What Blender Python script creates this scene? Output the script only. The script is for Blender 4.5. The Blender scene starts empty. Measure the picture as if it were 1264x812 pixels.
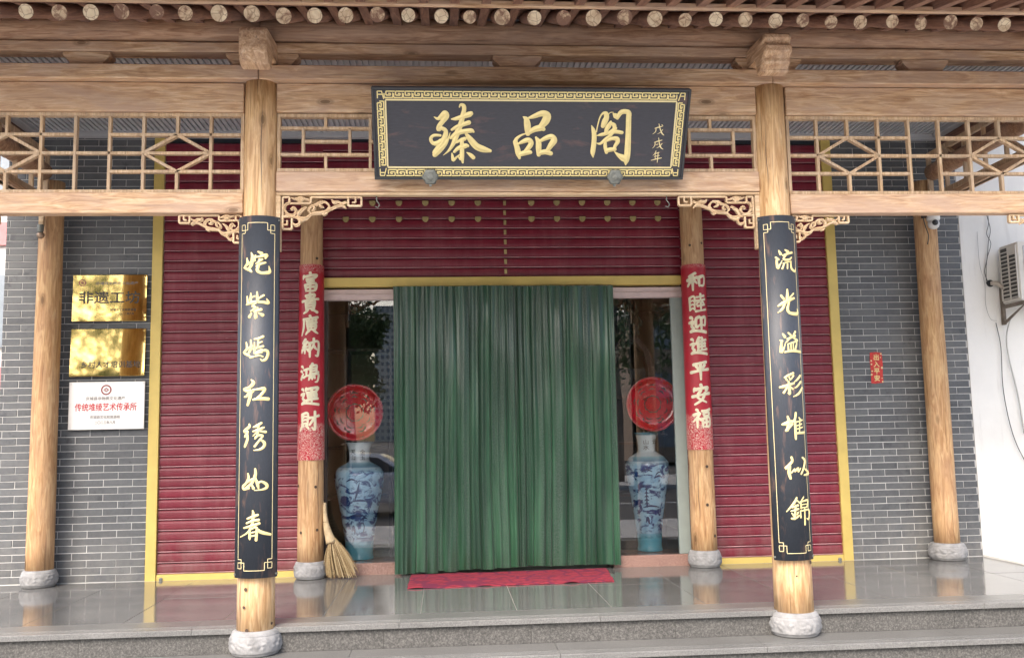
import bpy, bmesh, math, random
from mathutils import Vector, Matrix, noise
random.seed(7)
PI = math.pi
scene = bpy.context.scene

# ------------------------------------------------------------------ camera, sky, sun, exposure
CAM = (-0.5406, -6.2518, 1.1858)
YAW, PITCH, ROLL = 0.0726, 0.111, -0.0193
cd = bpy.data.cameras.new('camera'); cam = bpy.data.objects.new('camera', cd)
scene.collection.objects.link(cam); scene.camera = cam
_f = Vector((math.sin(YAW)*math.cos(PITCH), math.cos(YAW)*math.cos(PITCH), math.sin(PITCH)))
_r = Vector((math.cos(YAW), -math.sin(YAW), 0)); _u = _r.cross(_f)
_r2 = _r*math.cos(ROLL)+_u*math.sin(ROLL); _u2 = _u*math.cos(ROLL)-_r*math.sin(ROLL)
M = Matrix((_r2, _u2, -_f)).transposed().to_4x4(); M.translation = Vector(CAM)
cam.matrix_world = M
cd.sensor_width = 36; cd.lens = 36*1160.07/1264; cd.clip_start = .05; cd.clip_end = 2000

SUN_EL, SUN_AZ = math.radians(44), math.radians(204)       # azimuth clockwise from +Y (north)
world = bpy.data.worlds.new('World'); scene.world = world; world.use_nodes = True
wn = world.node_tree; bg = wn.nodes['Background']
sky = wn.nodes.new('ShaderNodeTexSky'); sky.sky_type = 'NISHITA'; sky.sun_disc = False
sky.sun_elevation = SUN_EL; sky.sun_rotation = SUN_AZ
sky.air_density = 1.0; sky.dust_density = 4.6; sky.ozone_density = 1.0
wn.links.new(sky.outputs[0], bg.inputs[0]); bg.inputs[1].default_value = .15
sl = bpy.data.lights.new('sun', 'SUN'); sl.energy = .6; sl.angle = math.radians(28); sl.color = (1, .95, .89)
sun = bpy.data.objects.new('sun', sl); scene.collection.objects.link(sun)
sd = Vector((math.sin(SUN_AZ)*math.cos(SUN_EL), math.cos(SUN_AZ)*math.cos(SUN_EL), math.sin(SUN_EL)))
sun.rotation_euler = sd.to_track_quat('Z', 'Y').to_euler()
scene.view_settings.view_transform = 'Standard'; scene.view_settings.look = 'None'
scene.view_settings.exposure = 1.68; scene.view_settings.gamma = 1
scene.cycles.max_bounces = 8; scene.cycles.transparent_max_bounces = 12
try: scene.cycles.use_denoising = True
except Exception: pass

# ------------------------------------------------------------------ object helpers
COL = scene.collection
def link(o, parent=None):
    COL.objects.link(o)
    if parent: o.parent = parent
    return o
def tag(o, label=None, cat=None, group=None, kind=None):
    if label: o['label'] = label
    if cat: o['category'] = cat
    if group: o['group'] = group
    if kind: o['kind'] = kind
    return o
def thing(name, label, cat, loc=(0,0,0), rot=(0,0,0), group=None):
    o = bpy.data.objects.new(name, None); o.empty_display_size = .1
    o.location = loc; o.rotation_euler = rot; link(o)
    return tag(o, label, cat, group)
def struct(name, loc=(0,0,0)):
    o = bpy.data.objects.new(name, None); o.location = loc; link(o); o['kind'] = 'structure'; return o
def put(name, me, parent=None, loc=(0,0,0), rot=(0,0,0), mat=None, scale=None):
    o = bpy.data.objects.new(name, me); o.location = loc; o.rotation_euler = rot
    if scale: o.scale = scale
    if mat and not me.materials: me.materials.append(mat)
    return link(o, parent)
def copy_tree(o, parent=None):
    c = o.copy(); COL.objects.link(c); c.parent = parent
    for ch in list(o.children): copy_tree(ch, c)
    return c

class MB:
    """collects geometry and links it as one mesh object"""
    def __init__(s): s.v = []; s.f = []; s.mi = []; s.cur = 0; s.sm = []; s.smooth = False
    def add(s, vs, fs):
        b = len(s.v); s.v += [tuple(v) for v in vs]
        for f in fs: s.f.append(tuple(i+b for i in f)); s.mi.append(s.cur); s.sm.append(s.smooth)
    def box(s, x0, x1, y0, y1, z0, z1):
        s.add([(x0,y0,z0),(x1,y0,z0),(x1,y1,z0),(x0,y1,z0),(x0,y0,z1),(x1,y0,z1),(x1,y1,z1),(x0,y1,z1)],
              [(0,3,2,1),(4,5,6,7),(0,1,5,4),(1,2,6,5),(2,3,7,6),(3,0,4,7)]); return s
    def bar(s, p, q, w, d, up=(0,1,0)):
        """rectangular bar from p to q; w across, d along 'up'"""
        p = Vector(p); q = Vector(q); t = (q-p).normalized(); u = Vector(up); n = t.cross(u).normalized()*w/2; u = u.normalized()*d/2
        vs = []
        for c in (p, q): vs += [c-n-u, c+n-u, c+n+u, c-n+u]
        s.add(vs, [(0,1,2,3),(7,6,5,4),(0,4,5,1),(1,5,6,2),(2,6,7,3),(3,7,4,0)]); return s
    def lathe(s, prof, c=(0,0,0), n=24, axis='z', cap=True, wob=0, seed=0, th0=0, th1=2*PI):
        full = abs(th1-th0-2*PI) < 1e-6; m = n if full else n+1
        vs = []
        for r, h in prof:
            for i in range(m):
                a = th0+(th1-th0)*i/n
                rr = r*(1+wob*noise.noise(Vector((math.cos(a)*1.3+seed, math.sin(a)*1.3, h*1.6+seed)))) if wob else r
                x, y = rr*math.cos(a), rr*math.sin(a)
                if axis == 'z': vs.append((c[0]+x, c[1]+y, c[2]+h))
                elif axis == 'x': vs.append((c[0]+h, c[1]+x, c[2]+y))
                else: vs.append((c[0]+x, c[1]+h, c[2]+y))
        fs = []
        for j in range(len(prof)-1):
            for i in range(n):
                k = (i+1) % m
                q = (j*m+i, j*m+k, (j+1)*m+k, (j+1)*m+i)
                fs.append(q if axis != 'y' else q[::-1])
        if cap and full:
            a = tuple(range(m)); b = tuple(range((len(prof)-1)*m, len(prof)*m))
            fs.append(a[::-1] if axis != 'y' else a); fs.append(b if axis != 'y' else b[::-1])
        s.add(vs, fs); return s
    def prism(s, pts, y0, y1):
        """outline in x,z (counter-clockwise seen from -y), extruded along y"""
        n = len(pts); vs = [(x, y0, z) for x, z in pts]+[(x, y1, z) for x, z in pts]
        s.add(vs, [tuple(range(n)), tuple(range(2*n-1, n-1, -1))]+[((i+1) % n, i, i+n, (i+1) % n+n) for i in range(n)]); return s
    def prismx(s, pts, x0, x1):
        """outline in y,z extruded along x"""
        n = len(pts); vs = [(x0, y, z) for y, z in pts]+[(x1, y, z) for y, z in pts]
        s.add(vs, [tuple(range(n))[::-1], tuple(range(n, 2*n))]+[(i, (i+1) % n, (i+1) % n+n, i+n) for i in range(n)]); return s
    def tube(s, path, r, n=8):
        path = [Vector(p) for p in path]; rs = r if isinstance(r, (list, tuple)) else [r]*len(path)
        vs = []
        for i, p in enumerate(path):
            t = (path[min(i+1, len(path)-1)]-path[max(i-1, 0)]).normalized()
            a = t.cross(Vector((0, 0, 1)) if abs(t.z) < .9 else Vector((0, 1, 0))).normalized(); b = t.cross(a)
            for k in range(n):
                g = 2*PI*k/n; vs.append(p+(a*math.cos(g)+b*math.sin(g))*rs[i])
        fs = [(i*n+k, i*n+(k+1) % n, (i+1)*n+(k+1) % n, (i+1)*n+k) for i in range(len(path)-1) for k in range(n)]
        fs += [tuple(range(n))[::-1], tuple(range((len(path)-1)*n, len(path)*n))]
        s.add(vs, fs); return s
    def mesh(s, name, mats, bevel=0, seg=1):
        me = bpy.data.meshes.new(name); me.from_pydata(s.v, [], s.f)
        for m in (mats if isinstance(mats, (list, tuple)) else [mats]): me.materials.append(m)
        me.polygons.foreach_set('material_index', s.mi); me.polygons.foreach_set('use_smooth', s.sm)
        if bevel:
            bm = bmesh.new(); bm.from_mesh(me)
            es = [e for e in bm.edges if len(e.link_faces) == 2 and e.calc_face_angle(0) > .6]
            bmesh.ops.bevel(bm, geom=es, offset=bevel, segments=seg, affect='EDGES', clamp_overlap=True)
            bm.to_mesh(me); bm.free()
        me.update(); return me
    def build(s, name, mats, parent=None, bevel=0, loc=(0,0,0), rot=(0,0,0), seg=1):
        return put(name, s.mesh(name, mats, bevel, seg), parent, loc, rot)

def catmull(pts, k=5):
    """pts: tuples; smooth curve through them"""
    if len(pts) < 3:
        out = []
        for i in range(k+1): out.append(tuple(a+(b-a)*i/k for a, b in zip(pts[0], pts[-1])))
        return out
    P = [pts[0]]+list(pts)+[pts[-1]]; out = []
    for i in range(1, len(P)-2):
        for j in range(k):
            t = j/k; row = []
            for d in range(len(pts[0])):
                a, b, c, e = P[i-1][d], P[i][d], P[i+1][d], P[i+2][d]
                row.append(.5*(2*b+(c-a)*t+(2*a-5*b+4*c-e)*t*t+(3*b-a-3*c+e)*t**3))
            out.append(tuple(row))
    out.append(tuple(pts[-1])); return out
def brush(mb, strokes, fmap, dome=.28, lift=.0006, wmul=1.0):
    """strokes: flat lists u,v,w (m). fmap(u,v,d) -> point. Domed ribbons like carved, gilded strokes"""
    for si, st in enumerate(strokes):
        pts = [(st[i], st[i+1], max(st[i+2]*wmul, .0012)) for i in range(0, len(st), 3)]
        c = catmull(pts, 5); base = lift*(si % 7+1)
        L, Cn, R = [], [], []
        for i, (u, v, w) in enumerate(c):
            a = c[max(i-1, 0)]; b = c[min(i+1, len(c)-1)]
            tx, ty = b[0]-a[0], b[1]-a[1]; l = math.hypot(tx, ty) or 1; tx /= l; ty /= l
            h = max(w, .001)/2
            L.append((u-ty*h, v+tx*h)); R.append((u+ty*h, v-tx*h)); Cn.append((u, v, h))
        vs = []; fs = []
        for i in range(len(c)):
            vs += [fmap(L[i][0], L[i][1], base), fmap(Cn[i][0], Cn[i][1], base+Cn[i][2]*dome), fmap(R[i][0], R[i][1], base)]
        for i in range(len(c)-1):
            a = 3*i; fs += [(a, a+1, a+4, a+3), (a+1, a+2, a+5, a+4)]
        for end in (0, len(c)-1):
            u, v, h = Cn[end]; o = c[1] if end == 0 else c[-2]
            ang = math.atan2(v-o[1], u-o[0]); ci = 3*end+1; pv = None; k0 = len(vs)
            for k in range(7):
                g = ang-PI/2+PI*k/6; vs.append(fmap(u+math.cos(g)*h, v+math.sin(g)*h, base))
            for k in range(6): fs.append((ci, k0+k, k0+k+1))
        mb.add(vs, fs)
def text_mesh(s, size, offset=0.0, spacing=1.0, name='text'):
    cu = bpy.data.curves.new(name, 'FONT'); cu.body = s; cu.size = size; cu.align_x = 'CENTER'; cu.align_y = 'CENTER'
    cu.offset = offset*size; cu.resolution_u = 3; cu.space_character = spacing
    cu.size = 1.0; cu.offset = 0
    o = bpy.data.objects.new(name, cu); COL.objects.link(o)
    bpy.context.view_layer.update()
    dg = bpy.context.evaluated_depsgraph_get(); me = bpy.data.meshes.new_from_object(o.evaluated_get(dg))
    bpy.data.objects.remove(o); bpy.data.curves.remove(cu)
    me.materials.clear()
    for v in me.vertices: v.co *= size
    if offset:      # bolder: copies shifted round a small circle, each a hair higher
        bm = bmesh.new(); base = [tuple(v.co) for v in me.vertices]; fs = [tuple(p.vertices) for p in me.polygons]; vs = []; ff = []
        for k in range(9):
            a = 2*PI*k/8; r = offset*size if k < 8 else 0; b0 = len(vs)
            vs += [(x+r*math.cos(a), y+r*math.sin(a), .00012*k) for x, y, z in base]; ff += [tuple(i+b0 for i in f) for f in fs]
        bm.free(); me = bpy.data.meshes.new(name); me.from_pydata(vs, [], ff); me.update()
    return me
def centre_xy(me):
    xs = [v.co.x for v in me.vertices]; ys = [v.co.y for v in me.vertices]
    cx, cy = (min(xs)+max(xs))/2, (min(ys)+max(ys))/2
    for v in me.vertices: v.co.x -= cx; v.co.y -= cy
    return (max(xs)-min(xs)), (max(ys)-min(ys))
def slice_x(me, step):
    bm = bmesh.new(); bm.from_mesh(me)
    xs = [v.co.x for v in bm.verts]; x = min(xs)+step
    while x < max(xs):
        bmesh.ops.bisect_plane(bm, geom=bm.verts[:]+bm.edges[:]+bm.faces[:], plane_co=(x, 0, 0), plane_no=(1, 0, 0)); x += step
    bmesh.ops.triangulate(bm, faces=bm.faces[:]); bm.to_mesh(me); bm.free()

# ------------------------------------------------------------------ materials
def mat(name):
    m = bpy.data.materials.new(name); m.use_nodes = True; nt = m.node_tree
    return m, nt, nt.nodes['Principled BSDF'], nt.nodes, nt.links
def N(nt, t, **k):
    n = nt.nodes.new('ShaderNode'+t)
    for a, b in k.items(): setattr(n, a, b)
    return n
def ramp(nt, stops, src):
    r = N(nt, 'ValToRGB'); e = r.color_ramp.elements
    while len(e) < len(stops): e.new(.5)
    for i, (p, c) in enumerate(stops): e[i].position = p; e[i].color = (*c, 1) if len(c) == 3 else c
    nt.links.new(src, r.inputs[0]); return r.outputs[0]
def mixc(nt, fac, a, b, mode='MIX'):
    n = N(nt, 'Mix', data_type='RGBA', blend_type=mode)
    for sock, v in ((n.inputs[0], fac), (n.inputs[6], a), (n.inputs[7], b)):
        if hasattr(v, 'links') or isinstance(v, bpy.types.NodeSocket): nt.links.new(v, sock)
        elif isinstance(v, (int, float)): sock.default_value = v
        else: sock.default_value = (*v, 1)
    return n.outputs[2]
def coords(nt, scale=(1,1,1), kind='Object', obj_random=False):
    tc = N(nt, 'TexCoord'); mp = N(nt, 'Mapping'); mp.inputs['Scale'].default_value = scale
    nt.links.new(tc.outputs[kind], mp.inputs[0])
    if obj_random:
        oi = N(nt, 'ObjectInfo'); mu = N(nt, 'Math', operation='MULTIPLY'); mu.inputs[1].default_value = 37.
        nt.links.new(oi.outputs['Random'], mu.inputs[0]); cb = N(nt, 'CombineXYZ')
        for i in range(3): nt.links.new(mu.outputs[0], cb.inputs[i])
        nt.links.new(cb.outputs[0], mp.inputs['Location'])
    return mp.outputs[0]
def noise_t(nt, vec, scale=5, detail=4, rough=.55, dist=0):
    n = N(nt, 'TexNoise'); n.inputs['Scale'].default_value = scale; n.inputs['Detail'].default_value = detail
    n.inputs['Roughness'].default_value = rough; n.inputs['Distortion'].default_value = dist
    nt.links.new(vec, n.inputs['Vector']); return n.outputs[0]
def bump(nt, b, h, strength=.3, dist=.01):
    n = N(nt, 'Bump'); n.inputs['Strength'].default_value = strength; n.inputs['Distance'].default_value = dist
    nt.links.new(h, n.inputs['Height']); nt.links.new(n.outputs[0], b.inputs['Normal'])
def simple(name, col, rough=.5, metal=0, var=.15, scale=12, bmp=0, spec=.5, coat=0):
    m, nt, b, n, l = mat(name)
    v = coords(nt, obj_random=True); nz = noise_t(nt, v, scale, 5)
    c = ramp(nt, [(.25, tuple(x*(1-var) for x in col)), (.75, tuple(min(1, x*(1+var)) for x in col))], nz)
    l.new(c, b.inputs['Base Color']); b.inputs['Roughness'].default_value = rough; b.inputs['Metallic'].default_value = metal
    b.inputs['Specular IOR Level'].default_value = spec; b.inputs['Coat Weight'].default_value = coat
    if bmp: bump(nt, b, noise_t(nt, v, scale*6, 4), bmp, .003)
    return m
def splash(nt, col, dirt, top=.45, amt=.6):
    """dried splash dirt that thins out with height above the floor"""
    ge = N(nt, 'NewGeometry'); sp = N(nt, 'SeparateXYZ'); nt.links.new(ge.outputs['Position'], sp.inputs[0])
    r = N(nt, 'MapRange'); r.inputs[1].default_value = 0; r.inputs[2].default_value = top; r.inputs[3].default_value = 1; r.inputs[4].default_value = 0
    nt.links.new(sp.outputs[2], r.inputs[0]); mp = N(nt, 'Mapping'); mp.inputs['Scale'].default_value = (6, 6, 3); nt.links.new(ge.outputs['Position'], mp.inputs[0])
    mu = N(nt, 'Math', operation='MULTIPLY'); nt.links.new(r.outputs[0], mu.inputs[0])
    nt.links.new(ramp(nt, [(.35, (0,0,0)), (.65, (amt,)*3)], noise_t(nt, mp.outputs[0], 1.5, 6, .7)), mu.inputs[1])
    return mixc(nt, mu.outputs[0], col, dirt)
def wood(name, axis, c_lo, c_mid, c_hi, rough=.6, knots=True, weather=.35, grey=(.30,.22,.19), streak=.4):
    """grain runs along axis; c_* are base colours; weather = share of greyed patches"""
    m, nt, b, n, l = mat(name)
    ax = lambda a, c: {'x': (a, c, c), 'y': (c, a, c), 'z': (c, c, a)}[axis]
    v = coords(nt, ax(.7, 6), obj_random=True); v2 = coords(nt, ax(.6, 2.2), obj_random=True); v3 = coords(nt, ax(1.6, 40), obj_random=True)
    g = noise_t(nt, v, 5, 8, .62, 1.4); g2 = noise_t(nt, v3, 2.2, 5, .65, .5)
    col = ramp(nt, [(.34, c_lo), (.5, c_mid), (.64, c_hi)], g)
    fine = ramp(nt, [(.34, (.42,.36,.33)), (.47, (.9,.88,.86)), (.6, (1,1,1))], g2)
    col = mixc(nt, streak, col, fine, 'MULTIPLY')
    crack = ramp(nt, [(.30, (.25,.2,.18)), (.34, (1,1,1))], noise_t(nt, coords(nt, ax(.5, 16), obj_random=True), 3.1, 3, .5))
    col = mixc(nt, .4+streak*.4, col, crack, 'MULTIPLY')
    w = ramp(nt, [(.42, (0,0,0)), (.62, (weather,)*3)], noise_t(nt, v2, 1.7, 7, .7, .6))
    col = mixc(nt, w, col, grey)
    if knots:
        vo = N(nt, 'TexVoronoi'); vo.inputs['Scale'].default_value = 1.0
        l.new(coords(nt, ax(2.1, 5.2), obj_random=True), vo.inputs['Vector'])
        k = ramp(nt, [(0, (.95,)*3), (.07, (.8,)*3), (.085, (.3,)*3), (.10, (.5,)*3), (.15, (0,0,0))], vo.outputs['Distance'])
        col = mixc(nt, k, col, tuple(x*.4 for x in c_lo))
    l.new(col, b.inputs['Base Color']); b.inputs['Roughness'].default_value = rough
    b.inputs['Specular IOR Level'].default_value = .3
    bump(nt, b, g2, .45, .004); return m

LO, MI, HI = (.40,.23,.125), (.61,.40,.235), (.76,.57,.38)
GREY = (.46,.32,.24)
wood_x = wood('weathered_pine_x', 'x', LO, MI, HI, weather=.8, grey=GREY)
wood_y = wood('weathered_pine_y', 'y', LO, MI, HI, weather=.6, grey=GREY)
wood_z = wood('weathered_pine_z', 'z', (.44,.25,.11), (.62,.40,.20), (.75,.54,.31), weather=.35, grey=GREY)
log_x = wood('brown_log_x', 'x', (.28,.15,.085), (.42,.25,.15), (.54,.35,.22), weather=.5, grey=(.36,.26,.2), streak=.6)
rafter_m = wood('rafter_brown', 'y', (.17,.085,.06), (.26,.14,.095), (.35,.20,.14), knots=False, grey=(.18,.13,.12))
inner_z = wood('inner_column_pine', 'z', (.38,.20,.09), (.54,.33,.16), (.66,.45,.24), weather=.25, grey=(.4,.27,.2))
lat_m = wood('lattice_pine', 'z', (.42,.27,.15), (.58,.41,.25), (.68,.52,.35), knots=False, weather=.5, grey=(.36,.28,.21))
brk_m = wood('carved_bracket_pine', 'x', (.48,.32,.18), (.62,.45,.27), (.74,.57,.38), knots=False, weather=.3, grey=(.5,.4,.3))

def endgrain():
    m, nt, b, n, l = mat('cut_log_end')
    v = coords(nt, obj_random=True); nz = noise_t(nt, v, 14, 5, .6, 1.0)
    oi = N(nt, 'ObjectInfo'); th = N(nt, 'MapRange'); th.inputs[3].default_value = -.16; th.inputs[4].default_value = .16
    l.new(oi.outputs['Random'], th.inputs[0]); ad = N(nt, 'Math', operation='ADD'); l.new(nz, ad.inputs[0]); l.new(th.outputs[0], ad.inputs[1])
    vo = N(nt, 'TexVoronoi'); vo.feature = 'DISTANCE_TO_EDGE'; vo.inputs['Scale'].default_value = 22; l.new(v, vo.inputs['Vector'])
    c0 = ramp(nt, [(.36, (.22,.12,.08)), (.45, (.56,.42,.27)), (.7, (.78,.66,.46))], ad.outputs[0])
    l.new(mixc(nt, ramp(nt, [(.0, (.8,)*3), (.06, (0,0,0))], vo.outputs[0]), c0, (.25,.15,.10)), b.inputs['Base Color'])
    b.inputs['Roughness'].default_value = .8; return m
end_m = endgrain()

def granite_floor():
    m, nt, b, n, l = mat('polished_granite')
    v = coords(nt, obj_random=True); v2 = coords(nt, (1.2, 14, 1), obj_random=True)
    sp = noise_t(nt, v, 130, 3, .8); st = noise_t(nt, v2, 2.2, 6, .7, .6)
    col = ramp(nt, [(.3, (.055,.058,.058)), (.5, (.09,.092,.09)), (.72, (.155,.155,.15))], st)
    col = mixc(nt, .45, col, ramp(nt, [(.35, (.06,.06,.06)), (.65, (.24,.24,.23))], sp))
    oi = N(nt, 'ObjectInfo'); col = mixc(nt, ramp(nt, [(0, (0,0,0)), (1, (.35,)*3)], oi.outputs['Random']), col, (.24,.235,.225))
    ge = N(nt, 'NewGeometry'); du = noise_t(nt, ge.outputs['Position'], 2.3, 7, .7)
    col = mixc(nt, ramp(nt, [(.5, (0,0,0)), (.72, (.45,)*3)], du), col, (.20,.195,.185))
    l.new(col, b.inputs['Base Color'])
    l.new(ramp(nt, [(.35, (.06,)*3), (.6, (.12,)*3), (.75, (.26,)*3)], du), b.inputs['Roughness'])
    b.inputs['Specular IOR Level'].default_value = .75
    bump(nt, b, noise_t(nt, v2, 5, 4), .02, .002); return m
def speckle(name, lo, mi, hi, rough=.7, sc=70):
    m, nt, b, n, l = mat(name); v = coords(nt, obj_random=True)
    col = ramp(nt, [(.34, lo), (.5, mi), (.66, hi)], noise_t(nt, v, sc, 3, .9))
    col = mixc(nt, .3, col, ramp(nt, [(.3, tuple(x*.55 for x in mi)), (.7, tuple(min(1,x*1.4) for x in mi))], noise_t(nt, v, 2.5, 5)))
    l.new(col, b.inputs['Base Color']); b.inputs['Roughness'].default_value = rough
    bump(nt, b, noise_t(nt, v, sc*1.2, 3), .15, .002); return m
granite = granite_floor()
riser_m = speckle('flamed_granite', (.025,.025,.024), (.080,.078,.073), (.19,.183,.172), .75)
nosing_m = speckle('pale_granite', (.08,.08,.08), (.15,.15,.145), (.25,.25,.24), .3, 110)
stone_m = simple('carved_stone', (.27,.27,.27), .8, var=.3, scale=18, bmp=.6)
grout_m = simple('white_grout', (.50,.50,.49), .9, var=.3, scale=3)
def plastermat():
    m, nt, b, n, l = mat('white_plaster'); v = coords(nt, (1, 1, 1)); vs = coords(nt, (5, 5, .5))
    col = ramp(nt, [(.3, (.70,.70,.67)), (.6, (.80,.80,.77))], noise_t(nt, v, 1.2, 6, .6))
    col = mixc(nt, ramp(nt, [(.56, (0,0,0)), (.78, (.55,)*3)], noise_t(nt, vs, 2.4, 6, .65)), col, (.52,.51,.48))
    l.new(col, b.inputs['Base Color']); b.inputs['Roughness'].default_value = .85
    bump(nt, b, noise_t(nt, v, 9, 6), .25, .01); return m
plaster_m = plastermat()
def brickmat():
    m, nt, b, n, l = mat('grey_brick'); v = coords(nt, obj_random=True); oi = N(nt, 'ObjectInfo')
    base = ramp(nt, [(0, (.068,.073,.079)), (.5, (.090,.096,.103)), (1, (.120,.127,.132))], oi.outputs['Random'])
    col = mixc(nt, .3, base, ramp(nt, [(.3, (.06,.07,.08)), (.7, (.17,.18,.19))], noise_t(nt, v, 22, 6, .7)))
    ge = N(nt, 'NewGeometry'); big = noise_t(nt, ge.outputs['Position'], 1.3, 5, .6)
    col = mixc(nt, ramp(nt, [(.5, (0,0,0)), (.75, (.45,)*3)], big), col, (.20,.205,.20))
    col = mixc(nt, ramp(nt, [(.58, (0,0,0)), (.70, (.7,)*3)], noise_t(nt, ge.outputs['Position'], 7, 5, .7)), col, (.035,.04,.048))
    col = splash(nt, col, (.24,.23,.21), .5, .55)
    l.new(col, b.inputs['Base Color']); b.inputs['Roughness'].default_value = .55
    bump(nt, b, noise_t(nt, v, 40, 3), .08, .002); return m
brick_m = brickmat()
def shuttermat():
    m, nt, b, n, l = mat('maroon_shutter_paint'); v = coords(nt, (1, 1, 3), obj_random=True); vw = coords(nt, (.6,.6,2.5))
    col = ramp(nt, [(.3, (.150,.008,.022)), (.7, (.20,.012,.031))], noise_t(nt, v, 3, 6, .6))
    col = mixc(nt, ramp(nt, [(.55, (0,0,0)), (.8, (.3,.3,.3))], noise_t(nt, coords(nt, (1.5,1,9), obj_random=True), 5, 6, .7)), col, (.24,.09,.09))
    ge = N(nt, 'NewGeometry'); mp = N(nt, 'Mapping'); mp.inputs['Scale'].default_value = (5, 1, .5); l.new(ge.outputs['Position'], mp.inputs[0])
    col = mixc(nt, ramp(nt, [(.45, (0,0,0)), (.75, (.35,)*3)], noise_t(nt, mp.outputs[0], 2.5, 6, .65)), col, (.30,.10,.115))
    oi = N(nt, 'ObjectInfo'); col = mixc(nt, ramp(nt, [(0, (0,0,0)), (1, (.22,)*3)], oi.outputs['Random']), col, (.10,.012,.02))
    scr = ramp(nt, [(.70, (0,0,0)), (.73, (.6,)*3)], noise_t(nt, coords(nt, (3, 1, 40), obj_random=True), 3, 3, .6))
    col = mixc(nt, scr, col, (.42,.25,.25))
    col = splash(nt, col, (.22,.13,.12), .6, .6)
    l.new(col, b.inputs['Base Color']); b.inputs['Roughness'].default_value = .36; return m
shut_m = shuttermat()
lip_glint_m = simple('slat_lip_highlight', (.54,.33,.34), .35, var=.5, scale=6)  # thin bright reflection line along each slat lip, painted in as a paler colour
goldpaint = simple('gold_painted_steel', (.62,.47,.14), .42, .15, var=.1, scale=6)
gilt = simple('gilded_lettering', (.72,.60,.27), .42, .15, var=.08, scale=25)
gilt2 = simple('pale_gilt_line', (.70,.60,.33), .45, .1, var=.05)
stud_m = simple('tarnished_gold', (.42,.34,.15), .5, .3, var=.2, scale=30)
iron_m = simple('grey_iron', (.20,.21,.19), .6, .5, var=.3, scale=40, bmp=.3)
black_m = simple('black_paint', (.025,.027,.03), .45)
steel_m = simple('brushed_steel', (.62,.62,.62), .35, .9, var=.05)
alu_m = simple('pale_aluminium', (.30,.35,.33), .45, .3, var=.05)
pinktrim = simple('pinkish_steel_trim', (.62,.50,.48), .45, .2, var=.1)
pinkstone = speckle('pink_granite_sill', (.17,.095,.075), (.29,.175,.145), (.40,.27,.23), .25, 90)
def signmat(name, base, patch, sx, sz, rough=.42):
    m, nt, b, n, l = mat(name)
    v = coords(nt, (sx, 1, sz)); f = noise_t(nt, v, 3.2, 5, .6, .4); g = noise_t(nt, coords(nt, (sx*3, 8, sz*5)), 6, 5)
    col = mixc(nt, ramp(nt, [(.57, (0,0,0)), (.74, (.85,)*3)], f), base, patch)
    col = mixc(nt, .3, col, ramp(nt, [(.3, tuple(x*.6 for x in base)), (.75, tuple(x*1.6 for x in base))], g))
    l.new(col, b.inputs['Base Color']); b.inputs['Roughness'].default_value = rough
    b.inputs['Specular IOR Level'].default_value = .55
    bump(nt, b, g, .12, .003); return m
signwood = signmat('black_lacquer_sign', (.030,.031,.040), (.16,.085,.07), 1.3, 3.4, .5)
couplet_m = signmat('blue_black_lacquer', (.030,.037,.050), (.26,.15,.11), 9.0, 1.6, .5)
redpaper = None

# ------------------------------------------------------------------ the ground, the terrace and its steps
YB = 2.17                      # plane of the shop wall;  the front columns stand on y = 0
GZ = -.50
pave_m = speckle('street_paving', (.34,.335,.32), (.46,.455,.44), (.55,.545,.53), .8, 40)
asphalt_m = simple('asphalt', (.055,.055,.057), .9, var=.25, scale=30, bmp=.4)
g = MB(); g.box(-400, 400, -400, 400, GZ-1.2, GZ-.15); g.build('ground', asphalt_m)['kind'] = 'structure'
pv = MB(); pv.box(-40, 40, -7.6, -.6, GZ-.14, GZ); po = pv.build('pavement', pave_m); po['kind'] = 'structure'
rd = MB(); rd.box(-300, 300, -19, -7.6, GZ-.146, GZ-.13); ro = rd.build('road', asphalt_m); ro['kind'] = 'structure'
lm = MB()
for i in range(30): lm.box(-60+i*4.5, -57.5+i*4.5, -13.4, -13.25, GZ-.128, GZ-.124)
lo = lm.build('lane_marking', simple('road_paint', (.75,.75,.72), .7)); lo['kind'] = 'structure'
pv2 = MB(); pv2.box(-300, 300, -26, -19, GZ-.14, GZ); po2 = pv2.build('pavement', pave_m); po2['kind'] = 'structure'

ter = struct('terrace')
XL, XR = -4.75, 4.335
core = MB(); core.box(XL+.02, XR-.02, .03, 2.6, GZ, -.035); core.box(XL+.02, XR-.02, -.27, .03, GZ, -.185); core.build('terrace_core', riser_m, ter)
# polished floor tiles, 0.65 m wide, in two rows behind the grooved nosing
tile_me = {}
def tile(x0, x1, y0, y1):
    k = (round(x1-x0, 3), round(y1-y0, 3))
    if k not in tile_me:
        b = MB(); w, d = k; b.box(-w/2+.0015, w/2-.0015, -d/2+.0015, d/2-.0015, -.03, 0); tile_me[k] = b.mesh('floor_tile', granite, .0012)
    put('floor_tile', tile_me[k], ter, ((x0+x1)/2, (y0+y1)/2, random.uniform(-.0006, .0006)), (random.uniform(-.0006, .0006), random.uniform(-.0005, .0005), 0))
xs = [XL]+[round(-.72+.65*i, 3) for i in range(-6, 8)]+[XR]
for i in range(len(xs)-1):
    for y0, y1 in ((.26, 1.19), (1.19, 2.12)): tile(xs[i], xs[i+1], y0, y1)
sg = MB(); sg.box(XL+.01, XR-.01, .03, 2.15, -.036, -.003); sg.build('joint_mortar', simple('tile_joint', (.42,.42,.40), .8), ter)
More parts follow.
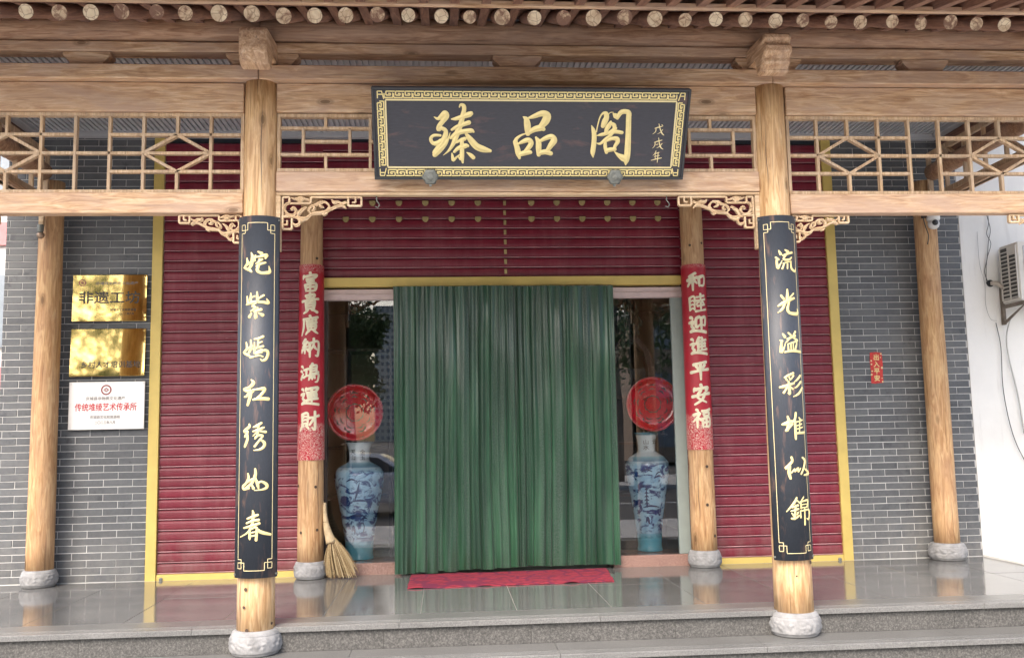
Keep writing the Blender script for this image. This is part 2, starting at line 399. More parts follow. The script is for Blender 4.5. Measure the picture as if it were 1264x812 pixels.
def nosing(name, x0, x1, y0, y1, z):
    """slab with three grooves along its front edge and an overhanging rounded nose"""
    pts = [(y0, z-.035), (y0-.0, z-.006), (y0+.006, z)]
    for k in range(3):
        a = y0+.035+k*.028; pts += [(a, z), (a+.002, z-.010), (a+.011, z-.010), (a+.013, z)]
    pts += [(y1, z), (y1, z-.035)]
    b = MB(); b.prismx(pts, x0+.0015, x1-.0015); return b.build(name, [nosing_m], ter)
for i, x in enumerate([XL+k*1.3 for k in range(8)]):
    if x < XR-.05: nosing('nosing_slab', x, min(x+1.3, XR), -.03, .26, 0)
for k in range(8):
    x = XL+.35+k*1.3-.65; x0 = max(x, XL); x1 = min(x+1.3, XR)
    if x1-x0 > .05:
        nosing('nosing_slab', x0, x1, -.33, -.003, -.163)
        nosing('nosing_slab', x0, x1, -.63, -.303, -.333)
for k in range(10):
    x0 = XL+k*.95; x1 = min(x0+.95, XR)
    if x0 > XR-.05: break
    for (y, z0, z1) in ((0, -.163, -.0355), (-.30, -.333, -.1985), (-.60, GZ, -.3685)):
        b = MB(); b.box(x0+.001, x1-.001, y, y+.025, z0+.0005, z1); b.build('riser_slab', riser_m, ter)
b = MB(); b.box(XL, XR, -.58, -.27, GZ, -.37); b.build('step_core', riser_m, ter)

# ------------------------------------------------------------------ grey brick walls of the shop front
Z1 = 3.93
bk = {}
def brick_mesh(w, h=.0552):
    k = round(w, 3)
    if k not in bk:
        m = MB(); e = .003; a = w/2; c = h/2
        vs = [(-a, .012, -c), (a, .012, -c), (a, .012, c), (-a, .012, c), (-a, 0, -c), (a, 0, -c), (a, 0, c), (-a, 0, c), (-a+e, -.003, -c+e), (a-e, -.003, -c+e), (a-e, -.003, c-e), (-a+e, -.003, c-e)]
        fs = [(0,3,2,1)]+[(i, (i+1) % 4, (i+1) % 4+4, i+4) for i in range(4)]+[(i+4, (i+1) % 4+4, (i+1) % 4+8, i+8) for i in range(4)]+[(8,9,10,11)]
        m.add(vs, fs); bk[k] = m.mesh('brick', brick_m)
    return bk[k]
def brick_wall(x0, x1, label, shift):
    w = thing('brick_wall', label, 'wall', ((x0+x1)/2, YB, -.03), group='grey brick walls beside the shutters'); ox, oz = (x0+x1)/2, -.03
    b = MB(); b.box(x0, x1, YB+.0025, YB+.30, -.03, Z1); o = b.build('mortar_bed', grout_m, w, loc=(-ox, -YB, -oz))
    ph, pl = .0615, .246; row = 0; z = .004; cnt = 0; upper = MB()
    while z < Z1-.03:
        off = (pl/2 if row % 2 else 0)+shift
        x = x0-pl+off % pl
        while x < x1:
            a = max(x+.0030, x0); c = min(x+pl-.0030, x1)
            if c-a > .02:
                me = brick_mesh(c-a)
                if cnt < 298:
                    put('brick', me, w, ((a+c)/2-ox, random.uniform(-.0012, .0012)+.001, z+.0275-oz+random.uniform(-.0008, .0008)), (0, random.uniform(-.004, .004), 0)); cnt += 1
                else:
                    vs = [(v.co.x+(a+c)/2-ox, v.co.y, v.co.z+z+.0275-oz) for v in me.vertices]
                    upper.add(vs, [tuple(p.vertices) for p in me.polygons])
            x += pl
        z += ph; row += 1
    if upper.v: upper.build('upper_brick_courses', brick_m, w)['kind'] = 'stuff'
    return w
brick_wall(-4.375, -3.112, 'dark grey brick wall with white joints behind the three plaques', .03)
brick_wall(3.118, 4.335, 'dark grey brick wall with white joints beside the white plaster wall', .10)

# white plastered house wall to the right; it starts flush with the brick and goes down to the street
b = MB(); b.box(4.337, 12, YB-.004, YB+.28, GZ, 7.5)
tag(b.build('plaster_wall', plaster_m), 'white plastered wall of the next house carrying the air conditioner', 'wall')
# mortar fillet where the terrace meets it
b = MB(); b.tube([(4.33, 2.12, .0), (4.345, 1.6, .004), (4.335, 1.0, 0), (4.345, .3, .003), (4.34, .02, 0)], [.022, .018, .02, .016, .018], 8); b.build('mortar_fillet', plaster_m, ter)

# ------------------------------------------------------------------ roller shutters
SP = .0905
def slat_mesh(w):
    prof = [(0, 0), (-.008, .0005), (-.0145, .003), (-.0155, .0055), (-.0135, .0080), (-.0065, .0095), (-.0065, .013), (-.0125, .019), (-.0148, .032), (-.0155, .048), (-.0148, .064), (-.0125, .077), (-.008, .083), (.010, .0845), (.010, .0900), (0, .0905)]
    b = MB(); b.smooth = False
    n = len(prof); vs = [(-w/2, y, z) for y, z in prof]+[(w/2, y, z) for y, z in prof]
    b.add(vs, [(i, i+n, i+n+1, i+1) for i in range(n-1)])
    b.mi = [1 if i in (2, 3) else 0 for i in range(n-1)]; return b.mesh('slat', [shut_m, lip_glint_m])  # lip faces carry the painted highlight colour
def shutter(x0, x1, z0, z1, label):
    s = thing('roller_shutter', label, 'shutter', ((x0+x1)/2, YB, z0), group='maroon roller shutters'); w = x1-x0
    me = slat_mesh(w); n = int((z1-z0)/SP)
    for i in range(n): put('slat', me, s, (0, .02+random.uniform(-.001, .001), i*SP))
    b = MB(); b.box(-w/2, w/2, .035, .05, 0, z1-z0); b.build('backing', black_m, s)
    return s
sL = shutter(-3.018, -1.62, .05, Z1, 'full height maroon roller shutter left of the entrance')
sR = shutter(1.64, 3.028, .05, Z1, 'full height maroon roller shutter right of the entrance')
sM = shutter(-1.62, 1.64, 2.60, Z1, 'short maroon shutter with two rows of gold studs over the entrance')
for s, x0, x1, side in ((sL, -3.018, -1.62, -1), (sR, 1.64, 3.028, 1)):
    w = x1-x0; b = MB(); b.box(-w/2, w/2, -.012, .03, -.075, -.002); o = b.build('bottom_rail', goldpaint, s, .003)
    for xx in ((-w/2+.04), (w/2-.04)):
        c = MB(); c.lathe([(.016, 0), (.016, -.012), (.008, -.016)], (xx, -.012, -.04), 10, 'y'); c.build('lock', iron_m, o)
    c = MB(); c.box(-.018, .018, -.008, .0, .70, .735); c.build('keyhole_plate', steel_m, s) if side < 0 else None
    g_ = (x0-.094 if side < 0 else x1+.0)
    b = MB(); a = g_-(x0+x1)/2
    b.box(a, a+.09, -.02, .06, -.078, Z1-.05); b.build('guide_strip', goldpaint, s, .003)
# studs and the dotted middle strip on the upper shutter; the gold head bar under it
ox = (-1.62+1.64)/2
b = MB(); pts = [(-.030, .018), (-.024, .024), (.024, .024), (.030, .018), (.028, -.004), (.016, -.020), (0, -.027), (-.016, -.020), (-.028, -.004)]
b.prism(pts[::-1], -.018, 0); stud_me = b.mesh('stud', stud_m, .005)
for zz in (3.285, 3.135):
    for xx in [-1.415+.239*i for i in range(6)]+[.27+.235*i for i in range(6)]:
        put('stud', stud_me, sM, (xx-ox, -.003, zz-2.60))
for i in range(8):
    b = MB(); b.box(-.012, .012, -.008, .0, i*SP+.012+.02, i*SP+.075); b.build('gold_dash', stud_m, sM, loc=(.025-ox, 0, 0))
b = MB(); b.box(-1.612-ox, 1.632-ox, -.055, .03, -.085, -.002); b.build('head_bar', goldpaint, sM, .004)

# ------------------------------------------------------------------ timber porch
porch = thing('timber_porch', 'open pine porch with round columns, lattice panels and log rafters under the eaves', 'porch', (0, 0, -.16))
PZ = .16
def part(mb, name, m, bevel=.004, label=None, par=None):
    o = mb.build(name, m, par or porch, bevel, loc=(0, 0, PZ) if par is None else (0, 0, 0))
    if label: o['label'] = label
    return o
def col_prof(r0, r1, z0, z1, n=14): return [(r0+(r1-r0)*i/n, z0+(z1-z0)*i/n) for i in range(n+1)]
def drum(par, c, z, r, h, seed=0):
    """stone drum, its belly carved with scrolling leaves between two fillets"""
    b = MB(); b.smooth = True
    key = [(.80, 0), (.87, .03), (.91, .10), (.93, .13), (.965, .17), (.99, .30), (1.0, .46), (.995, .60), (.97, .74), (.935, .80), (.93, .84), (.90, .90), (.86, .96), (.80, 1.0)]
    pr = [q for q in catmull(key, 3)]; n = 120; vs = []
    for rr, t in pr:
        for i in range(n):
            a = 2*PI*i/n; d = 0
            if .16 < t < .78:
                env = math.sin(PI*(t-.16)/.62)**.5
                w = noise.noise(Vector((math.cos(a)*2.2+seed, math.sin(a)*2.2, t*2)))
                s = abs(math.sin(a*7+7*w+t*5))*abs(math.cos(a*4-6*w+t*7+seed)); d = (.06*(s-.4)+.02*noise.noise(Vector((math.cos(a)*9, math.sin(a)*9, t*5+seed))))*env
            k = r*rr*(1+d+.010*noise.noise(Vector((math.cos(a)*2, math.sin(a)*2, seed))))
            vs.append((c[0]+k*math.cos(a), c[1]+k*math.sin(a), z+t*h))
    m_ = len(pr); fs = [(j*n+i, j*n+(i+1) % n, (j+1)*n+(i+1) % n, (j+1)*n+i) for j in range(m_-1) for i in range(n)]
    b.add(vs, fs); b.smooth = False; b.add([vs[(m_-1)*n+i] for i in range(n)], [tuple(range(n))])
    return b.build('stone_base', [stone_m], par)
def column(x, y, z0, z1, r0, r1, mt, label, seed, br, bh, bz, lean=0):
    b = MB(); b.smooth = True; b.lathe(col_prof(r0, r1, 0, z1-z0), (0, 0, 0), 36, 'z', True, .035, seed)
    o = b.build('column', mt, porch, loc=(x, y, z0+PZ)); o['label'] = label
    drum(o, (0, 0), bz-z0, br, bh, seed)
    return o
cFL = column(-1.755, 0, -.02, 3.565, .119, .106, wood_z, 'thick front pine column carrying the left couplet board', 1, .165, .155, -.163)
cFR = column(1.752, 0, -.02, 3.565, .128, .105, wood_z, 'thick front pine column carrying the right couplet board', 5, .168, .155, -.163)
column(-3.95, 0, -.02, 3.565, .12, .106, wood_z, 'outer front pine column at the left end', 9, .165, .155, -.163)
column(3.97, 0, -.02, 3.565, .12, .106, wood_z, 'outer front pine column at the right end', 12, .165, .155, -.163)
cIL = column(-1.700, 2.04, .12, 3.47, .112, .094, inner_z, 'pine column with red paper scroll left of the entrance', 20, .14, .145, 0)
cIR = column(1.722, 2.04, .12, 3.47, .112, .098, inner_z, 'pine column with red paper scroll right of the entrance', 24, .145, .145, 0)
column(-3.93, 2.02, .12, 3.44, .110, .097, inner_z, 'pine column before the brick wall at the left end', 28, .145, .14, 0)
column(3.925, 2.02, .12, 3.44, .108, .097, inner_z, 'pine column before the brick wall at the right end', 33, .16, .15, 0)
# dark pegs in the columns
def pegs(par, x, y, lst, r):
    b = MB()
    for ang, z, rad in lst:
        a = math.radians(ang); cx, cy = math.sin(a)*r, -math.cos(a)*r
        vs = [(cx+math.cos(a)*rad*math.cos(t)-0, cy+math.sin(a)*rad*math.cos(t), z+rad*math.sin(t)) for t in [2*PI*k/8 for k in range(8)]]
        off = Vector((math.sin(a), -math.cos(a), 0))*.0035
        vs = [Vector(v)+off for v in vs]; b.add(vs, [tuple(range(8))])
    b.build('peg', simple('dark_peg', (.07,.045,.03), .8), par)
pegs(cIL, 0, 0, [(-55, .66, .013), (28, .65, .013), (-35, .27, .013), (35, .29, .013), (30, 2.62, .013), (10, 1.0, .004)], .115)
pegs(cIR, 0, 0, [(10, .75, .014), (5, .42, .014), (38, .15, .015), (-25, 2.72, .012), (30, 2.74, .012)], .115)
pegs(cFL, 0, 0, [(-20, .27, .012), (-25, .16, .010), (-15, .02, .012), (60, .05, .01)], .124)
pegs(cFR, 0, 0, [(45, .33, .012), (-8, .25, .006)], .130)
# drying cracks in the front columns
for par, ang, z0, z1, r in ((cFL, -42, .03, .36, .1195), (cFR, -70, .9, 1.7, .124), (cFL, 12, 2.75, 3.45, .1085), (cFR, -35, 2.85, 3.3, .109), (cIL, 40, .3, .9, .1125), (cIR, -30, .25, .8, .1125)):
    b = MB(); a0 = math.radians(ang); m_ = 14
    for i in range(m_):
        t0, t1 = i/m_, (i+1)/m_; q = []
        for t, sgn in ((t0, -1), (t0, 1), (t1, 1), (t1, -1)):
            w = .015*math.sin(PI*t)+.002; a = a0+.03*math.sin(t*9)+sgn*w; q.append((math.sin(a)*(r+.0035), -math.cos(a)*(r+.0035), z0+(z1-z0)*t))
        b.add(q, [(0, 1, 2, 3)])
    b.build('drying_crack', black_m, par)

def hbeam(name, x0, x1, y0, y1, z0, z1, m=wood_x, bev=.006, n=10, wob=.003, label=None):
    """timber with slightly uneven edges"""
    b = MB(); vs = []; sd = random.random()*50
    for i in range(n+1):
        x = x0+(x1-x0)*i/n; d = lambda k: wob*noise.noise(Vector((x*1.7+sd, k*3.3, 0)))
        vs += [(x, y0+d(1), z0+d(2)), (x, y1+d(3), z0+d(4)), (x, y1+d(5), z1+d(6)), (x, y0+d(7), z1+d(8))]
    fs = [(0, 3, 2, 1), (4*n, 4*n+1, 4*n+2, 4*n+3)]
    for i in range(n):
        a = 4*i; c = a+4
        for j in range(4): k = (j+1) % 4; fs.append((a+j, a+k, c+k, c+j))
    b.add(vs, fs); return part(b, name, m, bev, label)
bays = [(-3.84, -1.862), (-1.648, 1.648), (1.860, 3.86)]
for x0, x1 in bays: hbeam('lintel', x0, x1, -.05, .06, 3.362, 3.562)
for x0, x1 in ((-5.0, -1.758), (-1.754, 1.752), (1.756, 5.0)): hbeam('tie_plate', x0, x1, -.115, .115, 3.566, 3.664)
for i, (x0, x1) in enumerate(bays):
    z0, z1 = ((2.672, 2.812), (2.818, 2.956), (2.660, 2.798))[i]
    hbeam('lower_rail', x0, x1, -.045, .045, z0, z1)
    if i == 1:
        hbeam('rail_fillet', x0, x1, -.03, .03, z0-.022, z0-.002, brk_m, .003)
    # slim uprights against the columns
for xx, z0 in ((-1.634, 2.42), (1.630, 2.42), ):
    b = MB(); b.box(xx-.016, xx+.016, -.03, .03, z0, 2.794); part(b, 'upright_fillet', brk_m, .003)
# frieze above the tie plate: spacer blocks leave slots with slanting ends
for x0, x1 in ((-3.05, -2.74), (-1.985, -1.50), (-.185, .150), (1.515, 1.985), (2.72, 3.06), (-4.6, -4.2), (4.2, 4.6)):
    b = MB(); b.prism([(x0+.045, 3.668), (x1-.045, 3.668), (x1-.045, 3.695), (x1, 3.745), (x1, 3.768), (x0, 3.768), (x0, 3.745), (x0+.045, 3.695)], -.055, .055)
    part(b, 'spacer_block', wood_x, .003)
for x0, x1 in ((-5, -1.76), (-1.756, 1.754), (1.758, 5)): hbeam('frieze_board', x0, x1, -.06, .07, 3.772, 3.842, wood_x)
for x0, x1, sd in ((-5, -1.757, 2), (-1.753, 1.751, 6), (1.755, 5, 11)):
    b = MB(); b.smooth = True; b.lathe([(.1, x0+(x1-x0)*i/24) for i in range(25)], (0, .01, 3.936), 32, 'x', True, .05, sd)
    o = part(b, 'purlin_log', log_x, 0)
# beam ends poking out above the column heads
def beam_head(x, pts, w0, w1, m):
    b = MB(); vs = []; n = len(pts)
    for s in (-1, 1):
        for y, z in pts:
            w = w0+(w1-w0)*min(1, max(0, (y+.38)/.4)); vs.append((x+s*w/2, y, z))
    b.add(vs, [tuple(range(n)), tuple(range(2*n-1, n-1, -1))]+[((i+1) % n, i, i+n, (i+1) % n+n) for i in range(n)])
    return part(b, 'beam_head', m, .012)
beam_head(-1.742, [(.1, 3.672), (-.20, 3.672), (-.235, 3.575), (-.335, 3.580), (-.39, 3.66), (-.385, 3.795), (-.36, 3.818), (.1, 3.83)], .175, .215, wood_y)
beam_head(1.700, [(.1, 3.672), (-.20, 3.672), (-.225, 3.565), (-.300, 3.568), (-.305, 3.60), (-.345, 3.615), (-.35, 3.66), (-.385, 3.675), (-.39, 3.73), (-.35, 3.745), (-.385, 3.765), (-.38, 3.81), (.1, 3.825)], .19, .225, wood_y)
beam_head(-3.95, [(.1, 3.672), (-.20, 3.672), (-.235, 3.575), (-.335, 3.580), (-.39, 3.66), (-.385, 3.795), (.1, 3.83)], .175, .215, wood_y)
beam_head(3.97, [(.1, 3.672), (-.20, 3.672), (-.235, 3.575), (-.335, 3.580), (-.39, 3.66), (-.385, 3.795), (.1, 3.83)], .175, .215, wood_y)

# log rafters with pale cut ends, the eave board on them, square flying rafters above, roof boards on top
SL = (4.078-3.722)/.75; ang = math.atan(SL); RL = 1.9
rm = MB(); rm.smooth = True
rm.lathe([(.0455, -.0), (.046, .3), (.047, 1.0), (.048, RL)], (0, 0, 0), 18, 'y', False)
rm.smooth = False; rm.cur = 1
ring = [(.0455*math.cos(2*PI*k/18), 0, .0455*math.sin(2*PI*k/18)) for k in range(18)]
rm.add([(0, .004, 0)]+ring, [(0, k+1, (k+1) % 18+1) for k in range(18)])
r_me = rm.mesh('rafter', [rafter_m, end_m])
fm = MB(); fm.box(-.028, .028, 0, 1.35, 0, .055); fm.cur = 1; fm.add([(-.028, -.001, 0), (.028, -.001, 0), (.028, -.001, .055), (-.028, -.001, .055)], [(0, 1, 2, 3)])
f_me = fm.mesh('flying_rafter', [rafter_m, end_m])
for i in range(-5, 46):
    x = -2.982+.1895*i-.004*max(0, min(i, 6))
    if x > 5: break
    s = random.uniform(.88, 1.08)
    put('rafter', r_me, porch, (x+random.uniform(-.010, .010), -.75+random.uniform(-.012, .012), 3.722+PZ+random.uniform(-.006, .006)), (ang+random.uniform(-.01, .01), 0, random.uniform(-.02, .02)), scale=(s, 1, s))
    put('flying_rafter', f_me, porch, (x+.09, -1.17+random.uniform(-.006, .006), 3.690+PZ), (math.radians(14), 0, 0))
b = MB(); b.box(-5, 5, -.80, -.765, 3.772, 3.806); part(b, 'eave_board', wood_x, .003)
b = MB()
cs, sn = math.cos(ang), math.sin(ang)
for k in range(9):      # roof boards on the rafters, laid along the eave
    a0, a1 = .03+k*.2, .03+k*.2+.196
    y0, y1 = -.75+a0*cs, -.75+a1*cs; z0, z1 = 3.722+.052+a0*sn, 3.722+.052+a1*sn
    q = MB(); q.prismx([(y0, z0), (y1, z1), (y1-.01*sn, z1+.02), (y0-.01*sn, z0+.02)], -5, 5); part(q, 'roof_board', rafter_m, 0)
c2, s2 = math.cos(math.radians(14)), math.sin(math.radians(14))
for k in range(8):
    a0, a1 = .01+k*.17, .01+k*.17+.167
    y0, y1 = -1.17-.0134+a0*c2, -1.17-.0134+a1*c2; z0, z1 = 3.690+.056+a0*s2, 3.690+.056+a1*s2
    q = MB(); q.prismx([(y0, z0), (y1, z1), (y1-.005, z1+.018), (y0-.005, z0+.018)], -5, 5); part(q, 'eaves_plank', rafter_m, 0)
# grey roof tiles over it all
tl = MB(); tl.smooth = True
for i in range(42):
    x = -5+i*.24
    path = [(x, -1.30+j*.35, 3.74+j*.35*.36) for j in range(11)]; tl.tube(path, .06, 10)
tl.smooth = False; tl.prismx([(-1.27, 3.758), (2.4, 5.10), (2.4, 5.13), (-1.27, 3.788)], -5, 5)
o = part(tl, 'roof_tiling', simple('grey_roof_tile', (.12,.125,.13), .8), 0); o['kind'] = 'stuff'

# ribbed ceiling of the porch with a plain trim along the wall
cm = MB(); n = 180; wd = 8.3
ceil_m = simple('grey_ribbed_panel', (.46,.47,.49), .55, var=.05)
pts = []
for i in range(n):
    x = -4.15+wd*i/n; p = wd/n; pts += [(x, 3.932), (x+p*.60, 3.932), (x+p*.64, 3.950), (x+p*.96, 3.950)]
pts.append((4.15, 3.932))
vs = [(x, .13, z) for x, z in pts]+[(x, 2.12, z) for x, z in pts]; k = len(pts)
cm.add(vs, [(i, i+k, i+k+1, i+1) for i in range(k-1)])
o = part(cm, 'ribbed_ceiling', ceil_m, 0)
for nm, a in (('ceiling_trim', (-4.15, 4.15, 2.10, 2.168, 3.885, 3.975)), ('ceiling_trim', (-4.19, -4.10, .13, 2.098, 3.900, 3.975)), ('ceiling_trim', (4.10, 4.19, .13, 2.098, 3.900, 3.975))):
    b = MB(); b.box(*a); part(b, nm, ceil_m, .003)
for s in (-1, 1):
    b = MB(); b.box(min(s*4.20, s*4.42), max(s*4.20, s*4.42), -.9, 2.165, 3.70, 4.0); part(b, 'side_beam', rafter_m, .006)
    b = MB(); b.smooth = True; b.lathe([(.075, .1+i*.18) for i in range(11)], (s*3.96, 0, 3.50), 20, 'y', True, .04, 3); part(b, 'side_tie_log', log_x, 0)

# lattice panels: frame and every bar a piece of its own
def lattice(name, label, x0, x1, z0, z1, bars, fr=.022, th=.02, dep=.034):
    w, h = x1-x0, z1-z0
    o = bpy.data.objects.new(name, None); o.location = (x0, 0, z0+PZ); link(o, porch); o['label'] = label
    def fb(nm, p, q, t=th, d=dep):
        b = MB(); b.bar((p[0], 0, p[1]), (q[0], 0, q[1]), t, d); b.build(nm, lat_m, o, .0015)
    f = fr/2
    fb('frame_bar', (0, h-f), (w, h-f), fr, .05); fb('frame_bar', (0, f), (w, f), fr, .05)
    fb('frame_bar', (f, fr), (f, h-fr), fr, .05); fb('frame_bar', (w-f, fr), (w-f, h-fr), fr, .05)
    for i, (p, q) in enumerate(bars): fb('lattice_bar', p, q, th, dep+.0015*(i % 5))
    return o
def side_pattern(w, h, n=9):
    fr = .022; c = (w)/n; Y = [fr, fr+(h-2*fr)/4, h/2, fr+3*(h-2*fr)/4, h-fr]; X = lambda k: k*c if 0 < k < n else (fr if k == 0 else w-fr)
    B = []
    dia = (2, n-2)
    for k in range(1, n):
        if k in dia: B += [((X(k), Y[0]), (X(k), Y[1])), ((X(k), Y[3]), (X(k), Y[4]))]
        else: B.append(((X(k), Y[0]), (X(k), Y[4])))
    B.append(((X(0), Y[2]), (X(n), Y[2])))
    for y in (Y[1], Y[3]): B += [((X(0), y), (X(4), y)), ((X(n-4), y), (X(n), y))]
    for d in dia:
        L, R = X(d-1), X(d+1); c0 = X(d)
        B += [((L, Y[2]), (c0, Y[3])), ((c0, Y[3]), (R, Y[2])), ((L, Y[2]), (c0, Y[1])), ((c0, Y[1]), (R, Y[2]))]
    return B
z0, z1 = 2.814, 3.360; lattice('lattice_panel', 'long pine lattice with diamonds in the left bay', -3.845, -1.863, z0, z1, side_pattern(1.982, z1-z0))
z0, z1 = 2.800, 3.360; lattice('lattice_panel', 'long pine lattice with diamonds in the right bay', 1.862, 3.862, z0, z1, side_pattern(2.0, z1-z0))
def mid_pattern(w, h):
    fr = .022; B = []; A = .62; G = (w-3*A)/2; y1, y2, ym = h*.30, h*.76, h*.53
    xa = 0
    for s in range(5):
        ww = A if s % 2 == 0 else G; a = max(xa, fr); b_ = min(xa+ww, w-fr)
        if s % 2 == 0:
            c = (a+b_)/2; l, r = a+(b_-a)*.25, a+(b_-a)*.77
            B += [((a, y2), (b_, y2)), ((a, y1), (b_, y1)), ((c, y2), (c, h-fr)), ((c, fr), (c, y1)), ((l, y1), (l, y2)), ((r, y1), (r, y2)), ((l, ym), (r, ym))]
        else: B += [((a, ym), (b_, ym)), (((a+b_)/2, ym), ((a+b_)/2, h-fr)), (((a+b_)/2-.15, fr), ((a+b_)/2-.15, ym)), (((a+b_)/2+.15, fr), ((a+b_)/2+.15, ym))]
        xa += ww
        if s < 4: B.append(((xa, fr), (xa, h-fr)))
    return B
z0, z1 = 2.959, 3.358; lattice('lattice_panel', 'pine lattice of offset rectangles behind the signboard', -1.645, 1.645, z0, z1, mid_pattern(3.29, z1-z0))
# lattices closing the two short sides of the porch
for s in (-1, 1):
    h = .42; w = 1.78; o = bpy.data.objects.new('side_lattice', None); o.location = (s*3.94, .13, 3.30+PZ-.42+.36); o.rotation_euler = (0, 0, PI/2); link(o, porch)
    o['label'] = 'short lattice closing the %s side of the porch' % ('left' if s < 0 else 'right')
    fr = .03
    for p, q, t in [((0, 0), (w, 0), .1), ((0, h), (w, h), .05), ((0, 0), (0, h), fr), ((w, 0), (w, h), fr), ((0, h/2), (w, h/2), .02)]+[((k*w/6, 0), (k*w/6, h), .02) for k in range(1, 6)]+[((0, h/2), (w/6, h), .02), ((w/6, h), (w/3, h/2), .02), ((2*w/3, h/2), (5*w/6, h), .02), ((5*w/6, h), (w, h/2), .02), ((0, h/2), (w/6, 0), .02), ((w/6, 0), (w/3, h/2), .02)]:
        b = MB(); b.bar((p[0], 0, p[1]), (q[0], 0, q[1]), t, .034+random.uniform(0, .006)); b.build('lattice_bar', lat_m, o, .0015)
    b = MB(); b.box(min(s*3.90, s*3.98), max(s*3.90, s*3.98), .11, 1.92, 3.19, 3.235) ; part(b, 'side_rail', wood_y, .003)

# carved corner brackets
def bracket(x, z, w, h, sgn, label):
    o = bpy.data.objects.new('corner_bracket', None); o.location = (x, -.005, z+PZ); link(o, porch); o['label'] = label
    sx, sz = w/.56, h/.235
    def P(u, v): return (sgn*u*sx, v*sz)
    fret = MB(); t = .013
    def poly(pts, tt=t, d=.026):
        for a, c in zip(pts, pts[1:]):
            p, q = P(*a), P(*c); fret.bar((p[0], 0, p[1]), (q[0], 0, q[1]), tt, d+random.uniform(0, .003))
    poly([(.010, -.008), (.055, -.008), (.055, -.05), (.085, -.05), (.20, -.05), (.20, -.008), (.545, -.008), (.545, -.068), (.455, -.068), (.455, -.010)])
    poly([(.505, -.008), (.505, -.045), (.480, -.045)], .011)
    poly([(.010, -.008), (.010, -.225), (.072, -.225), (.072, -.140), (.010, -.140)])
    poly([(.04, -.195), (.04, -.165)], .011); poly([(.01, -.195), (.045, -.195)], .010)
    fret.build('fret', brk_m, o, .002)
    sc = MB()
    def sp(pts, w0=.014):
        fl = []
        for u, v, ww in pts: p = P(u, v); fl += [p[0], p[1], ww*w0/.014]
        brush(sc, [fl], lambda a, c, d: (a, -.014-d, c), .9, .0005); brush(sc, [fl], lambda a, c, d: (a, .012+d, c), .3, .0005)
    # tendrils
    sp([(.055, -.045, .012), (.028, -.06, .014), (.024, -.095, .016), (.05, -.125, .014), (.085, -.125, .010), (.10, -.10, .016), (.085, -.08, .018), (.068, -.09, .012)])
    sp([(.025, -.125, .008), (.06, -.140, .016), (.10, -.145, .014), (.125, -.165, .018), (.120, -.19, .012), (.098, -.200, .018), (.085, -.19, .010)])
    sp([(.07, -.014, .008), (.10, -.022, .016), (.13, -.018, .028), (.16, -.022, .016), (.19, -.028, .008)])
    sp([(.10, -.014, .01), (.13, -.038, .028), (.155, -.014, .01)])
    sp([(.11, -.14, .014), (.125, -.11, .022), (.15, -.085, .012), (.17, -.075, .006)])
    sp([(.12, -.15, .02), (.16, -.155, .024), (.185, -.14, .016), (.20, -.12, .010), (.185, -.10, .012), (.195, -.075, .010), (.215, -.065, .012), (.225, -.085, .012), (.21, -.10, .010)])
    sp([(.20, -.125, .012), (.235, -.118, .02), (.27, -.115, .022), (.31, -.10, .016), (.325, -.07, .014), (.30, -.042, .012), (.27, -.045, .014), (.265, -.07, .016), (.285, -.075, .01)])
    sp([(.225, -.06, .01), (.245, -.055, .018), (.265, -.04, .012)])
    sp([(.31, -.105, .012), (.345, -.085, .016), (.385, -.068, .014), (.42, -.068, .016), (.435, -.080, .012)])
    sp([(.345, -.03, .01), (.36, -.045, .022), (.385, -.04, .014), (.41, -.05, .012), (.44, -.04, .008)])
    sp([(.12, -.155, .012), (.14, -.17, .016), (.16, -.165, .008)]); sp([(.28, -.118, .01), (.29, -.13, .012), (.31, -.118, .008)])
    sc.build('carved_tendril', brk_m, o)
    return o
ZM = 2.794
bracket(-1.616, ZM, .545, .235, 1, 'carved bracket under the middle rail at the left column')
bracket(1.612, ZM, .545, .235, -1, 'carved bracket under the middle rail at the right column')
bracket(-1.872, 2.670, .42, .20, -1, 'carved bracket in the left bay beside the left couplet column')
bracket(1.868, 2.658, .42, .20, 1, 'carved bracket in the right bay beside the right couplet column')
bracket(3.855, 2.658, .42, .20, -1, 'carved bracket in the right bay beside the outer column')
bracket(-3.84, 2.670, .42, .20, 1, 'carved bracket in the left bay beside the outer column')

